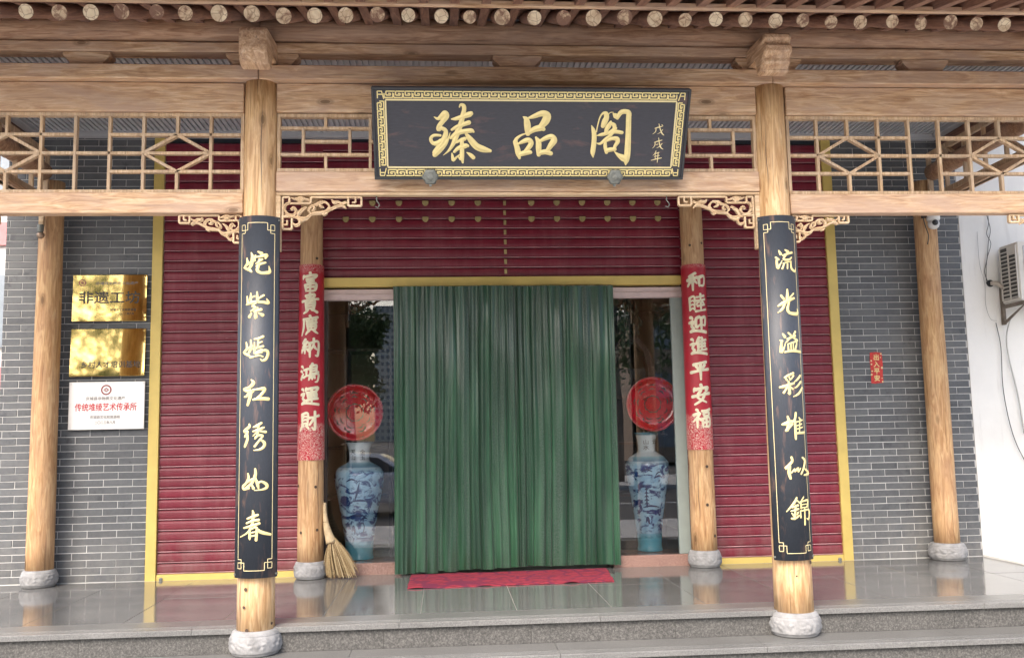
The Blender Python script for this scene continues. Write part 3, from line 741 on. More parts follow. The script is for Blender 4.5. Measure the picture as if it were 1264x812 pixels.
# ------------------------------------------------------------------ brush strokes of the writing: u, v, width in millimetres
SIGN_CH = {'臻': [[-637,413,4,-610,402,19,-577,427,33,-566,432,39,-561,416,36,-583,383,27,-604,355,26,-609,333,25,-589,340,22,-564,325,23,-565,295,28,-584,250,32,-604,219,34,-630,180,37],[-598,293,14,-639,293,17,-660,272,19,-648,244,21,-618,242,28,-593,261,22],[-635,166,28,-604,199,34,-568,236,24,-547,272,12,-534,311,3],[-473,477,7,-465,493,13,-446,485,23,-443,460,24,-451,427,27,-462,378,28,-479,334,32,-496,289,32,-513,242,24,-541,197,14,-580,163,3],[-524,400,8,-495,403,21,-457,415,24,-413,430,31,-399,437,26],[-522,332,15,-490,350,22,-446,367,24,-413,378,26],[-529,278,17,-490,309,28,-435,323,25,-396,326,25,-381,318,11],[-438,315,11,-402,267,32,-363,223,38,-318,203,36,-272,192,19],[-493,247,11,-465,263,19,-439,272,22],[-507,186,16,-479,211,23,-435,225,28,-419,225,17],[-458,267,22,-457,211,24,-457,155,25,-452,114,11],[-523,176,7,-519,152,17,-514,129,16,-491,152,11,-463,173,6],[-488,160,4,-466,138,17],[-425,182,6,-401,166,21,-382,148,22]], '品': [[-59,416,7,-39,400,29,-30,358,38,-26,308,29],[-23,409,12,13,421,25,64,439,34,96,424,44,87,390,45,62,358,34],[-21,311,21,15,335,32,57,345,36,76,337,23],[-37,309,7,-73,295,12,-101,271,20,-106,247,26],[-108,253,26,-95,216,30,-86,178,31,-77,145,15],[-87,240,12,-51,258,25,-20,266,28,-3,245,29,-18,216,28,-39,192,21],[-78,170,25,-44,180,30,-7,184,23],[28,282,12,45,253,30,48,211,32,51,168,25],[53,256,16,91,277,26,130,288,30,148,263,37,129,232,33,109,200,24],[56,179,25,94,187,30,130,176,25]], '阁': [[392,362,4,405,333,21,413,299,27,414,243,28,410,186,27,414,151,6],[427,321,7,432,361,7,443,411,8,460,440,12,480,440,27,488,417,29,478,389,34,468,360,26],[496,429,3,510,447,4,530,449,4],[532,439,11,545,428,28,560,412,19],[560,417,21,580,448,27,608,455,27,632,445,29,634,412,30,638,328,31,641,244,34,642,175,36,638,129,32,636,101,7],[553,191,3,582,167,21,618,146,37,642,129,23],[517,388,13,507,364,27,493,339,25,488,308,18],[517,379,16,542,364,23,541,339,19,510,317,15],[430,295,3,460,302,19,505,312,19,555,322,21,596,316,20],[554,345,16,523,300,19,490,272,19,458,243,15,431,246,4],[491,260,13,490,226,21,502,184,19],[502,263,13,535,277,21,565,275,27,571,255,25,556,226,20,553,201,19],[501,197,24,529,204,26,557,205,19]], '戊': [[814,345,4,841,353,7,866,360,4],[822,346,5,821,324,5,804,307,2],[839,375,4,851,340,7,865,312,8,879,300,4],[868,338,4,853,318,4,834,308,2],[859,370,4,867,362,3]], '戌': [[819,252,4,844,260,7,869,267,5],[824,253,5,823,230,5,809,212,2],[845,282,4,853,247,7,864,219,8,881,206,4],[871,244,5,855,224,5,837,215,2],[831,236,4,844,240,5]], '年': [[835,194,5,828,176,5,816,163,2],[827,175,5,855,184,6],[828,157,5,859,164,5],[831,173,4,834,140,4],[807,131,4,842,141,7,875,147,5],[850,182,5,850,147,6,849,117,4]]}
LEFT_CH = {'姹': [[-68,2348,7,-65,2312,16,-85,2288,11,-52,2271,14,-35,2258,9],[-38,2382,6,-30,2353,16,-37,2303,17,-59,2271,11],[-91,2287,7,-45,2317,13,-10,2330,6],[6,2388,7,28,2376,17],[-10,2361,10,-16,2336,11],[-10,2351,7,26,2357,13,59,2367,17,52,2345,9],[33,2338,10,9,2320,10,-7,2309,4],[-4,2293,9,26,2309,11,53,2317,9],[16,2338,10,8,2294,14,3,2266,16,24,2250,14,58,2251,16,81,2260,16,74,2295,4]], '紫': [[-38,2117,6,-39,2080,13,-33,2050,10],[-64,2097,7,-57,2054,14],[-39,2087,7,-12,2097,8],[-67,2045,8,-34,2055,14,-4,2065,7],[3,2124,7,5,2086,14,12,2061,13,43,2058,13,73,2056,16,62,2082,4],[12,2081,8,44,2103,11],[-2,2054,8,-25,2033,11,-5,2022,11,-35,2000,8],[7,2022,8,-19,2000,10,28,2011,14],[-8,2001,13,-4,1958,16,-14,1969,4],[-32,1987,8,-45,1965,16],[13,1988,7,38,1975,17]], '嫣': [[-66,1801,7,-61,1758,14,-83,1735,11,-45,1715,13],[-35,1814,7,-32,1764,14,-53,1723,10],[-87,1737,7,-40,1767,11,-20,1778,4],[-10,1819,8,14,1823,11,42,1836,13],[14,1820,8,11,1770,10],[-10,1799,6,-9,1760,10],[15,1793,8,36,1802,8],[-16,1755,10,12,1765,10,43,1774,11],[-6,1756,10,-9,1728,10,32,1744,11,66,1746,14,74,1725,14,62,1693,14,40,1682,11,27,1693,4],[0,1738,6,35,1755,7],[-2,1723,6,36,1734,7],[-34,1704,13,-14,1706,8],[-2,1710,8,20,1714,8],[27,1714,7,42,1706,8]], '红': [[-28,1559,7,-14,1539,17,-42,1511,14,-81,1502,11,-51,1487,14,-31,1493,13,-56,1459,13,-75,1452,7],[-27,1490,10,-34,1455,17,-50,1401,13],[-27,1464,4,-20,1479,4,-10,1486,4],[-15,1495,10,14,1499,10,50,1503,17,52,1488,14,25,1454,13,8,1441,10],[-14,1433,10,22,1439,14,78,1437,17]], '绣': [[-38,1279,7,-39,1261,15,-75,1234,13,-50,1230,15,-68,1201,10],[-52,1216,13,-50,1181,14,-67,1139,13],[37,1285,11,10,1267,14,-11,1260,7],[-14,1232,7,24,1245,13,52,1256,10],[20,1267,10,14,1208,11,-1,1186,6],[17,1234,7,-13,1204,4],[22,1235,7,63,1228,13],[0,1198,7,31,1208,10,46,1202,10,24,1173,10,-2,1138,11],[34,1180,8,55,1162,15,55,1138,14,28,1118,11,-8,1114,3]], '如': [[-43,969,7,-39,940,12,-58,906,12,-79,889,12,-69,872,12,-36,879,10],[3,996,10,4,960,14,-20,906,14,-73,871,8],[-74,896,8,-28,927,12,8,941,7],[-20,906,7,-6,877,14],[9,933,8,17,905,15,24,876,7],[17,905,10,40,918,10,71,900,15,73,879,14,41,867,8,-1,864,3]], '春': [[-10,738,7,-6,715,13,-13,655,13,-40,605,9,-95,575,4],[-43,689,9,-10,701,13,20,711,12],[-48,661,9,-13,675,12,27,680,13],[-64,632,9,-13,646,12,31,659,12],[5,640,7,38,607,16,100,587,12],[-26,619,9,-26,577,13,-26,562,7],[-23,622,7,14,635,10,16,604,12,13,557,13],[-19,603,7,10,607,7],[-21,581,7,11,586,7]]}
RIGHT_CH = {'流': [[-19,2376,7,-9,2354,16],[-42,2331,9,-26,2317,13],[-38,2312,9,-32,2261,16,-19,2276,9,-1,2308,4],[24,2380,9,43,2370,16],[6,2343,9,41,2356,12,77,2366,12],[32,2352,9,8,2317,10,47,2315,12,70,2332,7],[12,2288,9,-3,2253,10],[37,2286,9,35,2256,9],[65,2298,7,67,2257,13,102,2240,12,110,2266,4],[3,2290,6,67,2305,6]], '光': [[25,2111,9,23,2061,18,17,2037,13],[-19,2070,12,-3,2048,12],[72,2086,10,38,2056,7],[-41,2001,9,2,2026,18,75,2055,12],[6,2023,12,-17,1979,13,-46,1956,4],[34,2031,10,19,1979,15,38,1952,15,101,1952,18,99,1985,4]], '溢': [[-21,1812,9,-9,1794,15],[-41,1771,7,-28,1765,12],[-33,1758,10,-38,1692,16,-17,1722,7,-7,1753,4],[16,1819,9,31,1805,12],[69,1827,13,49,1802,7],[6,1779,9,66,1800,13],[28,1788,9,-2,1757,7],[50,1788,7,85,1770,16],[10,1746,7,12,1704,10],[14,1746,7,77,1760,10,63,1709,12],[30,1748,7,30,1704,7],[48,1752,7,46,1707,7],[-13,1691,10,40,1699,12,112,1693,13]], '彩': [[37,1551,12,-1,1535,12,-26,1523,6],[-18,1517,9,-9,1505,10],[6,1523,7,12,1508,9],[36,1533,10,20,1512,6],[-57,1459,10,-19,1466,15,37,1484,10],[0,1495,10,2,1451,15,3,1414,13,-9,1420,4],[-5,1465,7,-34,1422,12],[6,1464,7,27,1446,10],[96,1534,13,63,1506,10,42,1493,4],[97,1493,13,60,1461,10,40,1453,4],[110,1453,13,72,1415,13,28,1395,4]], '堆': [[-53,1213,10,-20,1221,22,12,1235,10],[-18,1265,9,-9,1221,19,-24,1177,16],[-31,1173,13,-3,1198,9,17,1215,4],[39,1287,12,31,1249,12,4,1212,4],[31,1248,9,30,1192,15,30,1118,12],[62,1256,7,73,1244,10],[34,1226,7,89,1240,9],[36,1201,7,87,1215,7],[35,1179,7,91,1193,7],[38,1154,10,107,1157,13],[69,1237,7,60,1157,7]], '似': [[-6,997,12,-4,970,13,-47,926,13,-26,934,9],[-20,941,13,-26,899,17,-19,861,12],[-11,897,7,12,921,9,11,904,9,36,928,9,36,903,9,55,925,6],[73,994,9,96,974,15,84,931,13,58,888,10],[83,923,7,140,889,16,83,880,9]], '锦': [[15,736,8,-1,706,13,-54,647,5],[14,718,7,36,700,9],[-19,673,8,20,686,12],[-25,650,8,22,663,10],[5,687,8,-6,602,13],[-22,636,7,-12,621,9],[18,641,8,11,627,7],[-24,602,10,0,603,10,27,620,7],[67,737,8,49,716,8],[42,711,7,44,667,10],[49,709,7,106,714,12,94,671,9],[49,690,5,96,692,5],[49,670,6,94,672,6],[35,649,7,36,607,9],[38,649,7,119,651,11,110,596,12,85,599,4],[73,668,8,68,560,10]]}

# ------------------------------------------------------------------ signboard over the entrance, leaning forward
TILT = math.radians(31.07); BH, BW = .601, 2.066
sb = thing('signboard', 'large black signboard with three gold characters leaning out over the entrance', 'signboard', (.047, -.14, 2.8735), (TILT, 0, 0))
b = MB(); b.box(-BW/2, BW/2, .0, .045, 0, BH); b.build('board', signwood, sb, .004)
b = MB()
for x0, x1, a0, a1 in ((-BW/2, BW/2, 0, .016), (-BW/2, BW/2, BH-.016, BH), (-BW/2, -BW/2+.016, .0165, BH-.0165), (BW/2-.016, BW/2, .0165, BH-.0165)): b.box(x0, x1, -.012, -.0005, a0, a1)
b.build('edge_moulding', black_m, sb, .002)
def face(u, v, d): return (u, -d-.001, v)
b = MB()     # key-pattern border
def flat(p, q, w, dd=.004):
    b.bar((p[0], -.003, p[1]), (q[0], -.003, q[1]), w, dd)
def key_run(n, x0, x1, fn, hh=.040):
    c = (x1-x0)/n; w = .0074
    for i in range(n):
        a = x0+i*c; H = hh
        P = [(a, 0), (a+c*.92, 0), (a+c*.92, H*.62), (a+c*.45, H*.62), (a+c*.45, H*.36), (a+c*.68, H*.36)]
        Q = [(a+c*1.12, H*.33), (a+c*1.12, H), (a+c*.22, H), (a+c*.22, H*.30), (a+c*.26, H*.30)]
        for L_ in (P, Q):
            for p, q in zip(L_, L_[1:]): flat(fn(*p), fn(*q), w, .0038+.0004*((i*7+int(p[0]*900)) % 5)/5)
key_run(31, -.955, .945, lambda a, h: (a, .026+h))
key_run(31, -.955, .945, lambda a, h: (-a, BH-.026-h))
key_run(8, .085, .505, lambda a, h: (-.985+h-.012, a)); key_run(8, .085, .505, lambda a, h: (.985-h+.012, a))
for sx in (-1, 1):
    for v0 in (.026, BH-.026):
        s2_ = 1 if v0 < .3 else -1
        for k in range(2): flat((sx*.995, v0+s2_*k*.02), (sx*(.965-k*.0), v0+s2_*(k*.02)), .006); 
        flat((sx*.995, v0), (sx*.995, v0+s2_*.045), .006); flat((sx*.968, v0), (sx*.955, v0+s2_*.05), .006, .005)
b.build('key_pattern_border', gilt, sb)
b = MB()
for w, off in ((.010, 0), ):
    x, z0, z1 = .945, .082, .522
    b.box(-x, x, -.007, -.001, z0-.005, z0+.005); b.box(-x, x, -.007, -.001, z1-.005, z1+.005)
    b.box(-x-.005, -x+.005, -.0065, -.001, z0+.0055, z1-.0055); b.box(x-.005, x+.005, -.0065, -.001, z0+.0055, z1-.0055)
b.build('inner_gold_line', gilt2, sb)
for ch in ('臻', '品', '阁'):
    b = MB(); b.smooth = False; brush(b, [[q*.001 for q in s] for s in SIGN_CH[ch]], face, .42, .0008, 1.16); b.build('gold_character', gilt, sb)
b = MB()
for ch in ('戊', '戌', '年'): brush(b, [[q*.001 for q in s] for s in SIGN_CH[ch]], face, .3, .0004)
b.build('date_inscription', gilt2, sb)
for xx in (-.667, .567):       # cast plum-blossom bolts carrying the board
    b = MB(); n = 20; pr = []
    b.smooth = True
    ring = lambda r, y: [(r*(1+.10*math.cos(6*2*PI*k/n*1.0))*math.cos(2*PI*k/n), y, r*(1+.10*math.cos(6*2*PI*k/n))*math.sin(2*PI*k/n)) for k in range(n)]
    vs = ring(.052, .0)+ring(.052, -.012)+ring(.036, -.022)+ring(.028, -.018)+ring(.016, -.030)+[(0, -.032, 0)]
    fs = [(j*n+k, j*n+(k+1) % n, (j+1)*n+(k+1) % n, (j+1)*n+k) for j in range(4) for k in range(n)]+[(4*n+k, 4*n+(k+1) % n, 5*n) for k in range(n)]
    b.add(vs, fs); b.smooth = False; b.box(-.008, .008, -.012, .03, -.064, -.045)
    o = b.build('iron_rosette', iron_m, sb, loc=(xx, -.014, .022))
# little hooks under the rail
for xx, yy in ((-.985, -.0), (1.0, 0)):
    b = MB(); b.tube([(0, 0, 0), (0, 0, -.03), (.012, 0, -.045), (.020, 0, -.06), (.008, 0, -.078), (-.010, 0, -.07)], .004, 6)
    tag(b.build('screw_hook', iron_m, None, loc=(xx+.0, yy, 2.794)), 'small iron hook under the middle rail near its %s end' % ('left' if xx < 0 else 'right'), 'hook', 'hooks under the middle rail')

# ------------------------------------------------------------------ curved couplet boards on the front columns
def couplet(x0, chars, label, top, bot):
    R_, HA = .160, .98
    t = thing('couplet_board', label, 'couplet board', (x0, 0, bot), group='couplet boards on the front columns')
    def F(r): return lambda u, v, d: (math.sin(u/.158)*(r+d), -math.cos(u/.158)*(r+d), v-bot)
    b = MB(); n = 24; H = top-bot; b.smooth = False
    vs = []
    for zz in (0, H):
        for r in (R_-.028, R_):
            for i in range(n+1):
                a = -HA+2*HA*i/n; vs.append((math.sin(a)*r, -math.cos(a)*r, zz))
    m_ = n+1; fs = []
    for i in range(n):
        fs += [(m_+i, m_+i+1, 3*m_+i+1, 3*m_+i), (i+1, i, 2*m_+i, 2*m_+i+1), (i, i+1, m_+i+1, m_+i), (2*m_+i+1, 2*m_+i, 3*m_+i, 3*m_+i+1)]
    fs += [(0, m_, 3*m_, 2*m_), (m_+n, n, 2*m_+n, 3*m_+n)]
    b.add(vs, fs); o = b.build('board', couplet_m, t)
    for p in o.data.polygons: p.use_smooth = abs(p.normal.z) < .5 and p.area > .001
    # thin gold frame with square knots at the corners
    b = MB(); f = F(R_); w = .004
    def ln(u0, v0, u1, v1):
        k = max(1, int(abs(u1-u0)/.015)); q = []
        for i in range(k):
            a0, a1 = u0+(u1-u0)*i/k, u0+(u1-u0)*(i+1)/k; c0, c1 = v0+(v1-v0)*i/k, v0+(v1-v0)*(i+1)/k
            if abs(u1-u0) > abs(v1-v0): pts = [(a0, c0-w/2), (a1, c1-w/2), (a1, c1+w/2), (a0, c0+w/2)]
            else: pts = [(a0-w/2, c0), (a0+w/2, c0), (a1+w/2, c1), (a1-w/2, c1)]
            d = .0008+.0003*(len(b.f) % 4)
            b.add([f(uu, vv, d) for uu, vv in pts], [(0, 1, 2, 3)])
    U = .112; V0, V1 = bot+.035, top-.035
    ln(-U, V0+.08, -U, V1-.08); ln(U, V0+.08, U, V1-.08); ln(-U+.065, V0+.012, U-.065, V0+.012); ln(-U+.065, V1-.012, U-.065, V1-.012)
    for sx in (-1, 1):
        for vv, sv in ((V0+.012, 1), (V1-.012, -1)):
            ux = sx*U
            ln(ux, vv+sv*.068, ux-sx*.028, vv+sv*.068); ln(ux-sx*.028, vv+sv*.068, ux-sx*.028, vv+sv*.012); ln(ux, vv+sv*.012, ux-sx*.028, vv+sv*.012)
            ln(ux, vv+sv*.012, ux, vv+sv*.048); ln(ux, vv+sv*.048, ux-sx*.048, vv+sv*.048); ln(ux-sx*.048, vv+sv*.048, ux-sx*.048, vv); ln(ux-sx*.048, vv, ux-sx*.066, vv)
    b.build('gold_frame_line', gilt2, t)
    for ch, st in chars.items():
        c = MB(); brush(c, [[q*.001 for q in s] for s in st], f, .30, .0005, 1.3); c.build('gold_character', gilt, t)
    for sx in (-1, 1):
        for zz in (.02, H-.02):
            c = MB(); c.box(-.008, .008, -.004, .004, -.006, .006); a = sx*.93; c.build('nail', iron_m, t, loc=(math.sin(a)*(R_+.001), -math.cos(a)*(R_+.001), zz), rot=(0, 0, a))
couplet(-1.742, LEFT_CH, 'dark couplet board with seven gold characters on the left front column', 2.628, .322)
couplet(1.735, RIGHT_CH, 'dark couplet board with seven gold characters on the right front column', 2.622, .332)

# ------------------------------------------------------------------ red paper scrolls round the entrance columns
def redpapermat():
    m, nt, b, n, l = mat('red_scroll_paper'); v = coords(nt); sep = N(nt, 'SeparateXYZ'); l.new(v, sep.inputs[0])
    nz = noise_t(nt, coords(nt, (30, 30, 22)), 1, 3, .6, 2.2); line = ramp(nt, [(.46, (0,0,0)), (.49, (1,1,1)), (.51, (1,1,1)), (.54, (0,0,0))], nz)
    lowz = ramp(nt, [(0, (1,1,1)), (.17, (1,1,1)), (.19, (0,0,0)), (.95, (0,0,0)), (.97, (.7,)*3)], N_range(nt, sep.outputs[2], 0, 1.70))
    f = N(nt, 'Math', operation='MULTIPLY'); l.new(line, f.inputs[0]); l.new(lowz, f.inputs[1])
    l.new(mixc(nt, f.outputs[0], ramp(nt, [(.3, (.36,.012,.025)), (.7, (.47,.018,.035))], noise_t(nt, v, 7, 4)), (.66,.55,.45)), b.inputs['Base Color'])
    b.inputs['Roughness'].default_value = .38; bump(nt, b, noise_t(nt, coords(nt, (4, 4, 14)), 4, 3), .25, .004); return m
def N_range(nt, src, a, b_):
    r = N(nt, 'MapRange'); r.inputs[1].default_value = a; r.inputs[2].default_value = b_; nt.links.new(src, r.inputs[0]); return r.outputs[0]
redpaper = redpapermat()
SCROLL_CH = {
'富': '50,3 53,12;18,15 14,30;19,20 80,15 72,28;34,35 66,31;36,43 38,54;36,43 64,40 61,53 38,54;26,63 30,95;26,63 77,59 72,93 30,93;50,62 50,92;30,77 73,75',
'貴': '30,11 34,24;30,11 70,7 65,22 34,23;50,1 50,32;10,37 90,31;30,43 31,80;30,43 71,40 69,81;32,54 68,52;32,66 68,64;32,79 68,77;38,84 30,92 18,98;60,83 72,90 84,98',
'廣': '50,1 55,10;18,16 87,11;20,16 18,60 7,96;34,27 80,23;46,18 47,32;64,17 63,31;36,39 80,36;38,47 40,70;38,47 76,44 74,69 40,69;57,37 57,68;40,58 74,56;46,76 30,93;68,75 88,92',
'納': '28,5 14,24 29,25;37,19 14,45 38,40;25,44 25,74;13,56 8,70;37,54 43,66;50,27 50,95;50,27 91,22 89,88 78,90;69,5 68,36 54,61;68,40 83,60',
'鴻': '8,11 17,20;4,35 13,43;5,74 19,50;23,31 45,27;34,30 34,62;21,67 47,60;63,3 56,12;54,14 54,52;54,15 84,12 82,38;56,26 82,24;56,38 82,36;54,51 92,47;54,60 92,55 88,90 77,95;52,69 46,82;62,68 62,80;72,66 75,77',
'運': '11,9 20,18;6,36 24,31 15,55 25,67 9,80;10,82 36,80 94,92;34,8 31,20;34,12 89,7 84,20;38,29 82,25;42,37 44,58;42,37 80,34 78,57 44,57;43,47 78,45;35,67 89,62;60,18 60,79',
'財': '12,13 13,66;12,13 42,10 41,67;14,28 40,26;14,44 40,42;14,61 40,59;18,69 2,90;34,70 46,86;49,33 96,26;76,5 76,90 63,82;74,34 50,68',
'和': '42,7 14,21;4,39 51,30;29,17 29,94;28,38 4,70;30,40 49,60;60,31 62,75;60,31 92,26 88,71 62,72',
'睦': '10,17 10,82;10,17 34,14 33,81;12,36 32,35;12,56 32,55;12,77 32,75;45,17 85,12;65,3 65,34;41,35 94,30;57,38 43,54;73,37 86,52;49,63 87,58;66,48 66,87;40,90 96,84',
'迎': '11,9 20,18;6,36 24,31 15,55 25,67 9,80;10,82 36,80 94,92;54,10 38,20 38,62 56,51;64,18 64,79;64,18 88,13 85,52 75,54',
'進': '11,9 20,18;6,36 24,31 15,55 25,67 9,80;10,82 36,80 94,92;49,4 32,37;43,26 43,72;62,7 69,16;44,23 86,18;44,38 81,35;44,53 81,50;42,71 92,66;63,20 62,69',
'平': '17,19 82,11;30,29 38,45;72,25 60,43;3,57 97,49;50,16 50,98',
'安': '48,2 53,12;17,18 12,33;18,23 86,16 76,31;47,29 30,62 74,92;67,45 52,76 16,98;5,57 95,48',
'福': '22,4 30,14;6,29 39,23 5,62;24,44 24,95;30,48 42,60;49,13 92,8;56,25 58,40;56,25 85,22 82,38 58,39;50,53 52,94;50,53 91,49 88,92 52,92;70,52 70,91;52,72 88,70'}
glyph_m = simple('silver_gold_print', (.74,.68,.48), .4, .15, var=.12, scale=30)
def scroll(x, y, z0, z1, rad, chars, label, th_c):
    t = thing('paper_scroll', label, 'scroll', (x, y, z0), group='red paper scrolls on the entrance columns')
    b = MB(); b.smooth = True; H = z1-z0
    b.lathe([(rad(z0+H*i/16)+.004, H*i/16) for i in range(17)], (0, 0, 0), 40, 'z', False, 0, 0, -PI/2-1.75+th_c, -PI/2+1.75+th_c)
    b.build('paper', redpaper, t)
    n = len(chars)
    for (c, zc) in chars:
        r = rad(zc)+.0055; c_ = MB(); rnd = random.Random(ord(c)); raw = SCROLL_CH[c].split(';'); W_ = .0215 if len(raw) > 11 else (.024 if len(raw) > 8 else .028); st = []
        for s in raw:
            P = [tuple(map(float, q.split(','))) for q in s.split()]; fl = []
            horiz = abs(P[-1][0]-P[0][0]) > 1.5*abs(P[-1][1]-P[0][1])
            for i, (x, y) in enumerate(P):
                if len(P) == 2 and i == 1: fl += [((P[0][0]+x)/2-50)*.00178, (50-(P[0][1]+y)/2)*.00172+.0015, W_*(.72 if horiz else .95)]
                fl += [(x-50)*.00178, (50-y)*.00172+(x-50)*.00016, W_*((1.05, .62)[i == len(P)-1 and not horiz] if i in (0, len(P)-1) else .9)*rnd.uniform(.9, 1.12)]
            st.append(fl)
        brush(c_, st, lambda u, v, d: (math.sin(u/r+th_c)*(r+d), -math.cos(u/r+th_c)*(r+d), zc-z0+v), .08, .00035)
        c_.build('printed_character', glyph_m, t)
radL = lambda z: (.112+(.094-.112)*(z-.12)/3.78)*1.035
radR = lambda z: (.112+(.098-.112)*(z-.12)/3.78)*1.035
zl = [2.53, 2.345, 2.15, 1.955, 1.735, 1.535, 1.325]; zr = [2.51, 2.31, 2.12, 1.925, 1.715, 1.50, 1.29]
scroll(-1.700, 2.04, .995, 2.69, radL, list(zip('富貴廣納鴻運財', zl)), 'red paper scroll with seven pale characters on the column left of the entrance', .02)
scroll(1.722, 2.04, 1.015, 2.67, radR, list(zip('和睦迎進平安福', zr)), 'red paper scroll with seven pale characters on the column right of the entrance', .0)

# ------------------------------------------------------------------ plaques and small paper on the brick walls
def plaque(x0, x1, z0, z1, m, label, name, lines, tilt=0):
    t = thing(name, label, 'plaque', ((x0+x1)/2, YB-.045, (z0+z1)/2), (tilt, 0, 0)); w, h = x1-x0, z1-z0
    b = MB(); b.box(-w/2, w/2, -.006, .012, -h/2, h/2); b.build('plate', m, t, .003)
    for sx in (-1, 1):
        for sz in (-1, 1):
            c = MB(); c.lathe([(.007, 0), (.007, -.004), (.003, -.006)], (sx*(w/2-.018), -.006, sz*(h/2-.018)), 8, 'y'); c.box(sx*(w/2-.018)-.004, sx*(w/2-.018)+.004, .012, .044, sz*(h/2-.018)-.004, sz*(h/2-.018)+.004); c.build('standoff_screw', m, t)
    for txt, size, bold, xx, zz, wmax, tm in lines:
        me = text_mesh(txt, size, bold, name='lettering'); ww, hh = centre_xy(me); s = wmax/ww if wmax else 1
        for v in me.vertices: v.co = (xx+v.co.x*s, -.0072-v.co.z, zz+v.co.y)
        put('lettering', me, t, mat=tm)
    return t
brass = simple('polished_brass', (.86,.66,.26), .04, 1.0, var=.03, scale=3)
bump(brass.node_tree, brass.node_tree.nodes['Principled BSDF'], noise_t(brass.node_tree, coords(brass.node_tree, (1,1,1)), 1.6, 1), .06, .02)
satin = simple('satin_steel_plate', (.80,.79,.77), .38, .75, var=.02, scale=2)
ink = simple('black_engraving', (.03,.025,.02), .5); redink = simple('red_engraving', (.55,.02,.03), .5); greyink = simple('grey_engraving', (.22,.20,.19), .6)
dimred = simple('dark_red_emblem', (.28,.07,.07), .5)
PX0, PX1 = -3.775, -3.14
p1 = plaque(PX0, PX1, 2.228, 2.640, brass, 'mirror polished brass plaque, topmost of the three on the brick wall', 'brass_plaque',
    [('非遗工坊', .115, .012, 0, .005, .52, ink), ('庆城县非物质文化遗产', .028, .01, .06, .130, .36, greyink), ('庆城县文化和旅游局', .026, .01, .12, -.105, .22, ink), ('二〇二三年六月', .024, .01, .14, -.140, .14, ink)], -.02)
p2 = plaque(PX0-.004, PX1-.002, 1.748, 2.165, brass, 'mirror polished brass plaque, middle one of the three on the brick wall', 'brass_plaque',
    [('乡村人才培训基地', .065, .012, .03, -.105, .50, ink)], -.05)
p3 = plaque(PX0-.002, PX1+.002, 1.290, 1.702, satin, 'white steel plaque with red lettering, lowest of the three on the brick wall', 'steel_plaque',
    [('传统堆绫艺术传承所', .072, .016, -.005, -.012, .52, redink), ('庆城县非物质文化遗产', .033, .012, -.01, .062, .33, greyink), ('庆城县文化和旅游局', .030, .012, -.01, -.098, .25, greyink), ('二〇二三年八月', .028, .012, -.01, -.145, .17, ink)], 0)
def emblem(t, x, z, r, m):
    b = MB(); n = 28
    for r0, r1 in ((r, r*.72),):
        vs = [(x+rr*math.cos(2*PI*k/n), -.0074, z+rr*math.sin(2*PI*k/n)) for rr in (r0, r1) for k in range(n)]
        b.add(vs, [(k, (k+1) % n, n+(k+1) % n, n+k) for k in range(n)])
    for k in (.50, .28):
        w = .0045
        for a in range(4):
            p = (x+math.cos(a*PI/2)*r*k, z+math.sin(a*PI/2)*r*k*.8); q = (x+math.cos((a+1)*PI/2)*r*k, z+math.sin((a+1)*PI/2)*r*k*.8)
            b.bar((p[0], -.0074, p[1]), (q[0], -.0074, q[1]), w, .0006+.0002*a)
    b.build('round_emblem', m, t)
emblem(p3, -.005, .135, .045, dimred); emblem(p1, -.235, .135, .030, dimred)
st = thing('paper_strip', 'small red paper strip with gold characters pasted on the right brick wall', 'paper strip', (3.443, YB-.006, 1.73), (0, math.radians(1), 0))
b = MB()
ps = [(-.056, -.145), (-.02, -.150), (.02, -.143), (.060, -.140), (.056, -.06), (.060, .03), (.054, .137), (.0, .143), (-.058, .138), (-.062, .05), (-.055, -.04)]
b.prism(ps, -.002, 0); b.build('paper', simple('faded_red_paper', (.50,.035,.03), .6, var=.35, scale=50), st)
for i, c in enumerate('出入平安'):
    me = text_mesh(c, .058, .03, name='gold_character'); centre_xy(me)
    for v in me.vertices: v.co = (v.co.x, -.0032-v.co.z, v.co.y+.095-i*.064)
    put('gold_character', me, st, mat=gilt)
b = MB()
for i in range(9):
    xx = random.choice((-.045, .045))+random.uniform(-.006, .006); zz = -.13+i*.032; r = random.uniform(.006, .012)
    b.add([(xx+r*math.cos(k*PI/3)*random.uniform(.6, 1.2), -.0030, zz+r*math.sin(k*PI/3)) for k in range(6)], [(0, 1, 2, 3, 4, 5)])
b.build('gold_flower_print', gilt2, st)

# ------------------------------------------------------------------ shop behind the entrance: room, show windows, door curtain
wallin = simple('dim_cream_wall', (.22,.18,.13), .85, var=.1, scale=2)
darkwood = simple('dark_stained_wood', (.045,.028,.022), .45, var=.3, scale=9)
room = struct('shop_room', (0, YB, 0))
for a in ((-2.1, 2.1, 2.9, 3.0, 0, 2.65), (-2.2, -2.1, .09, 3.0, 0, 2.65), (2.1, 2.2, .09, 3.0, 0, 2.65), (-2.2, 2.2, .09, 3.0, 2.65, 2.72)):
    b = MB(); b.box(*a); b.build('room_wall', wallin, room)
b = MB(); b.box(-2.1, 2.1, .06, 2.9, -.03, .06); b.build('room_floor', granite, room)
glass_m, nt, b_, n_, l_ = mat('window_glass'); nt.nodes.remove(b_)
tr = N(nt, 'BsdfTransparent'); tr.inputs[0].default_value = (.95,.95,.95,1); gl = N(nt, 'BsdfGlossy'); gl.inputs['Roughness'].default_value = .0; gl.inputs[0].default_value = (1,1,1,1)
fr = N(nt, 'Fresnel'); fr.inputs[0].default_value = 1.76; mx = N(nt, 'MixShader')
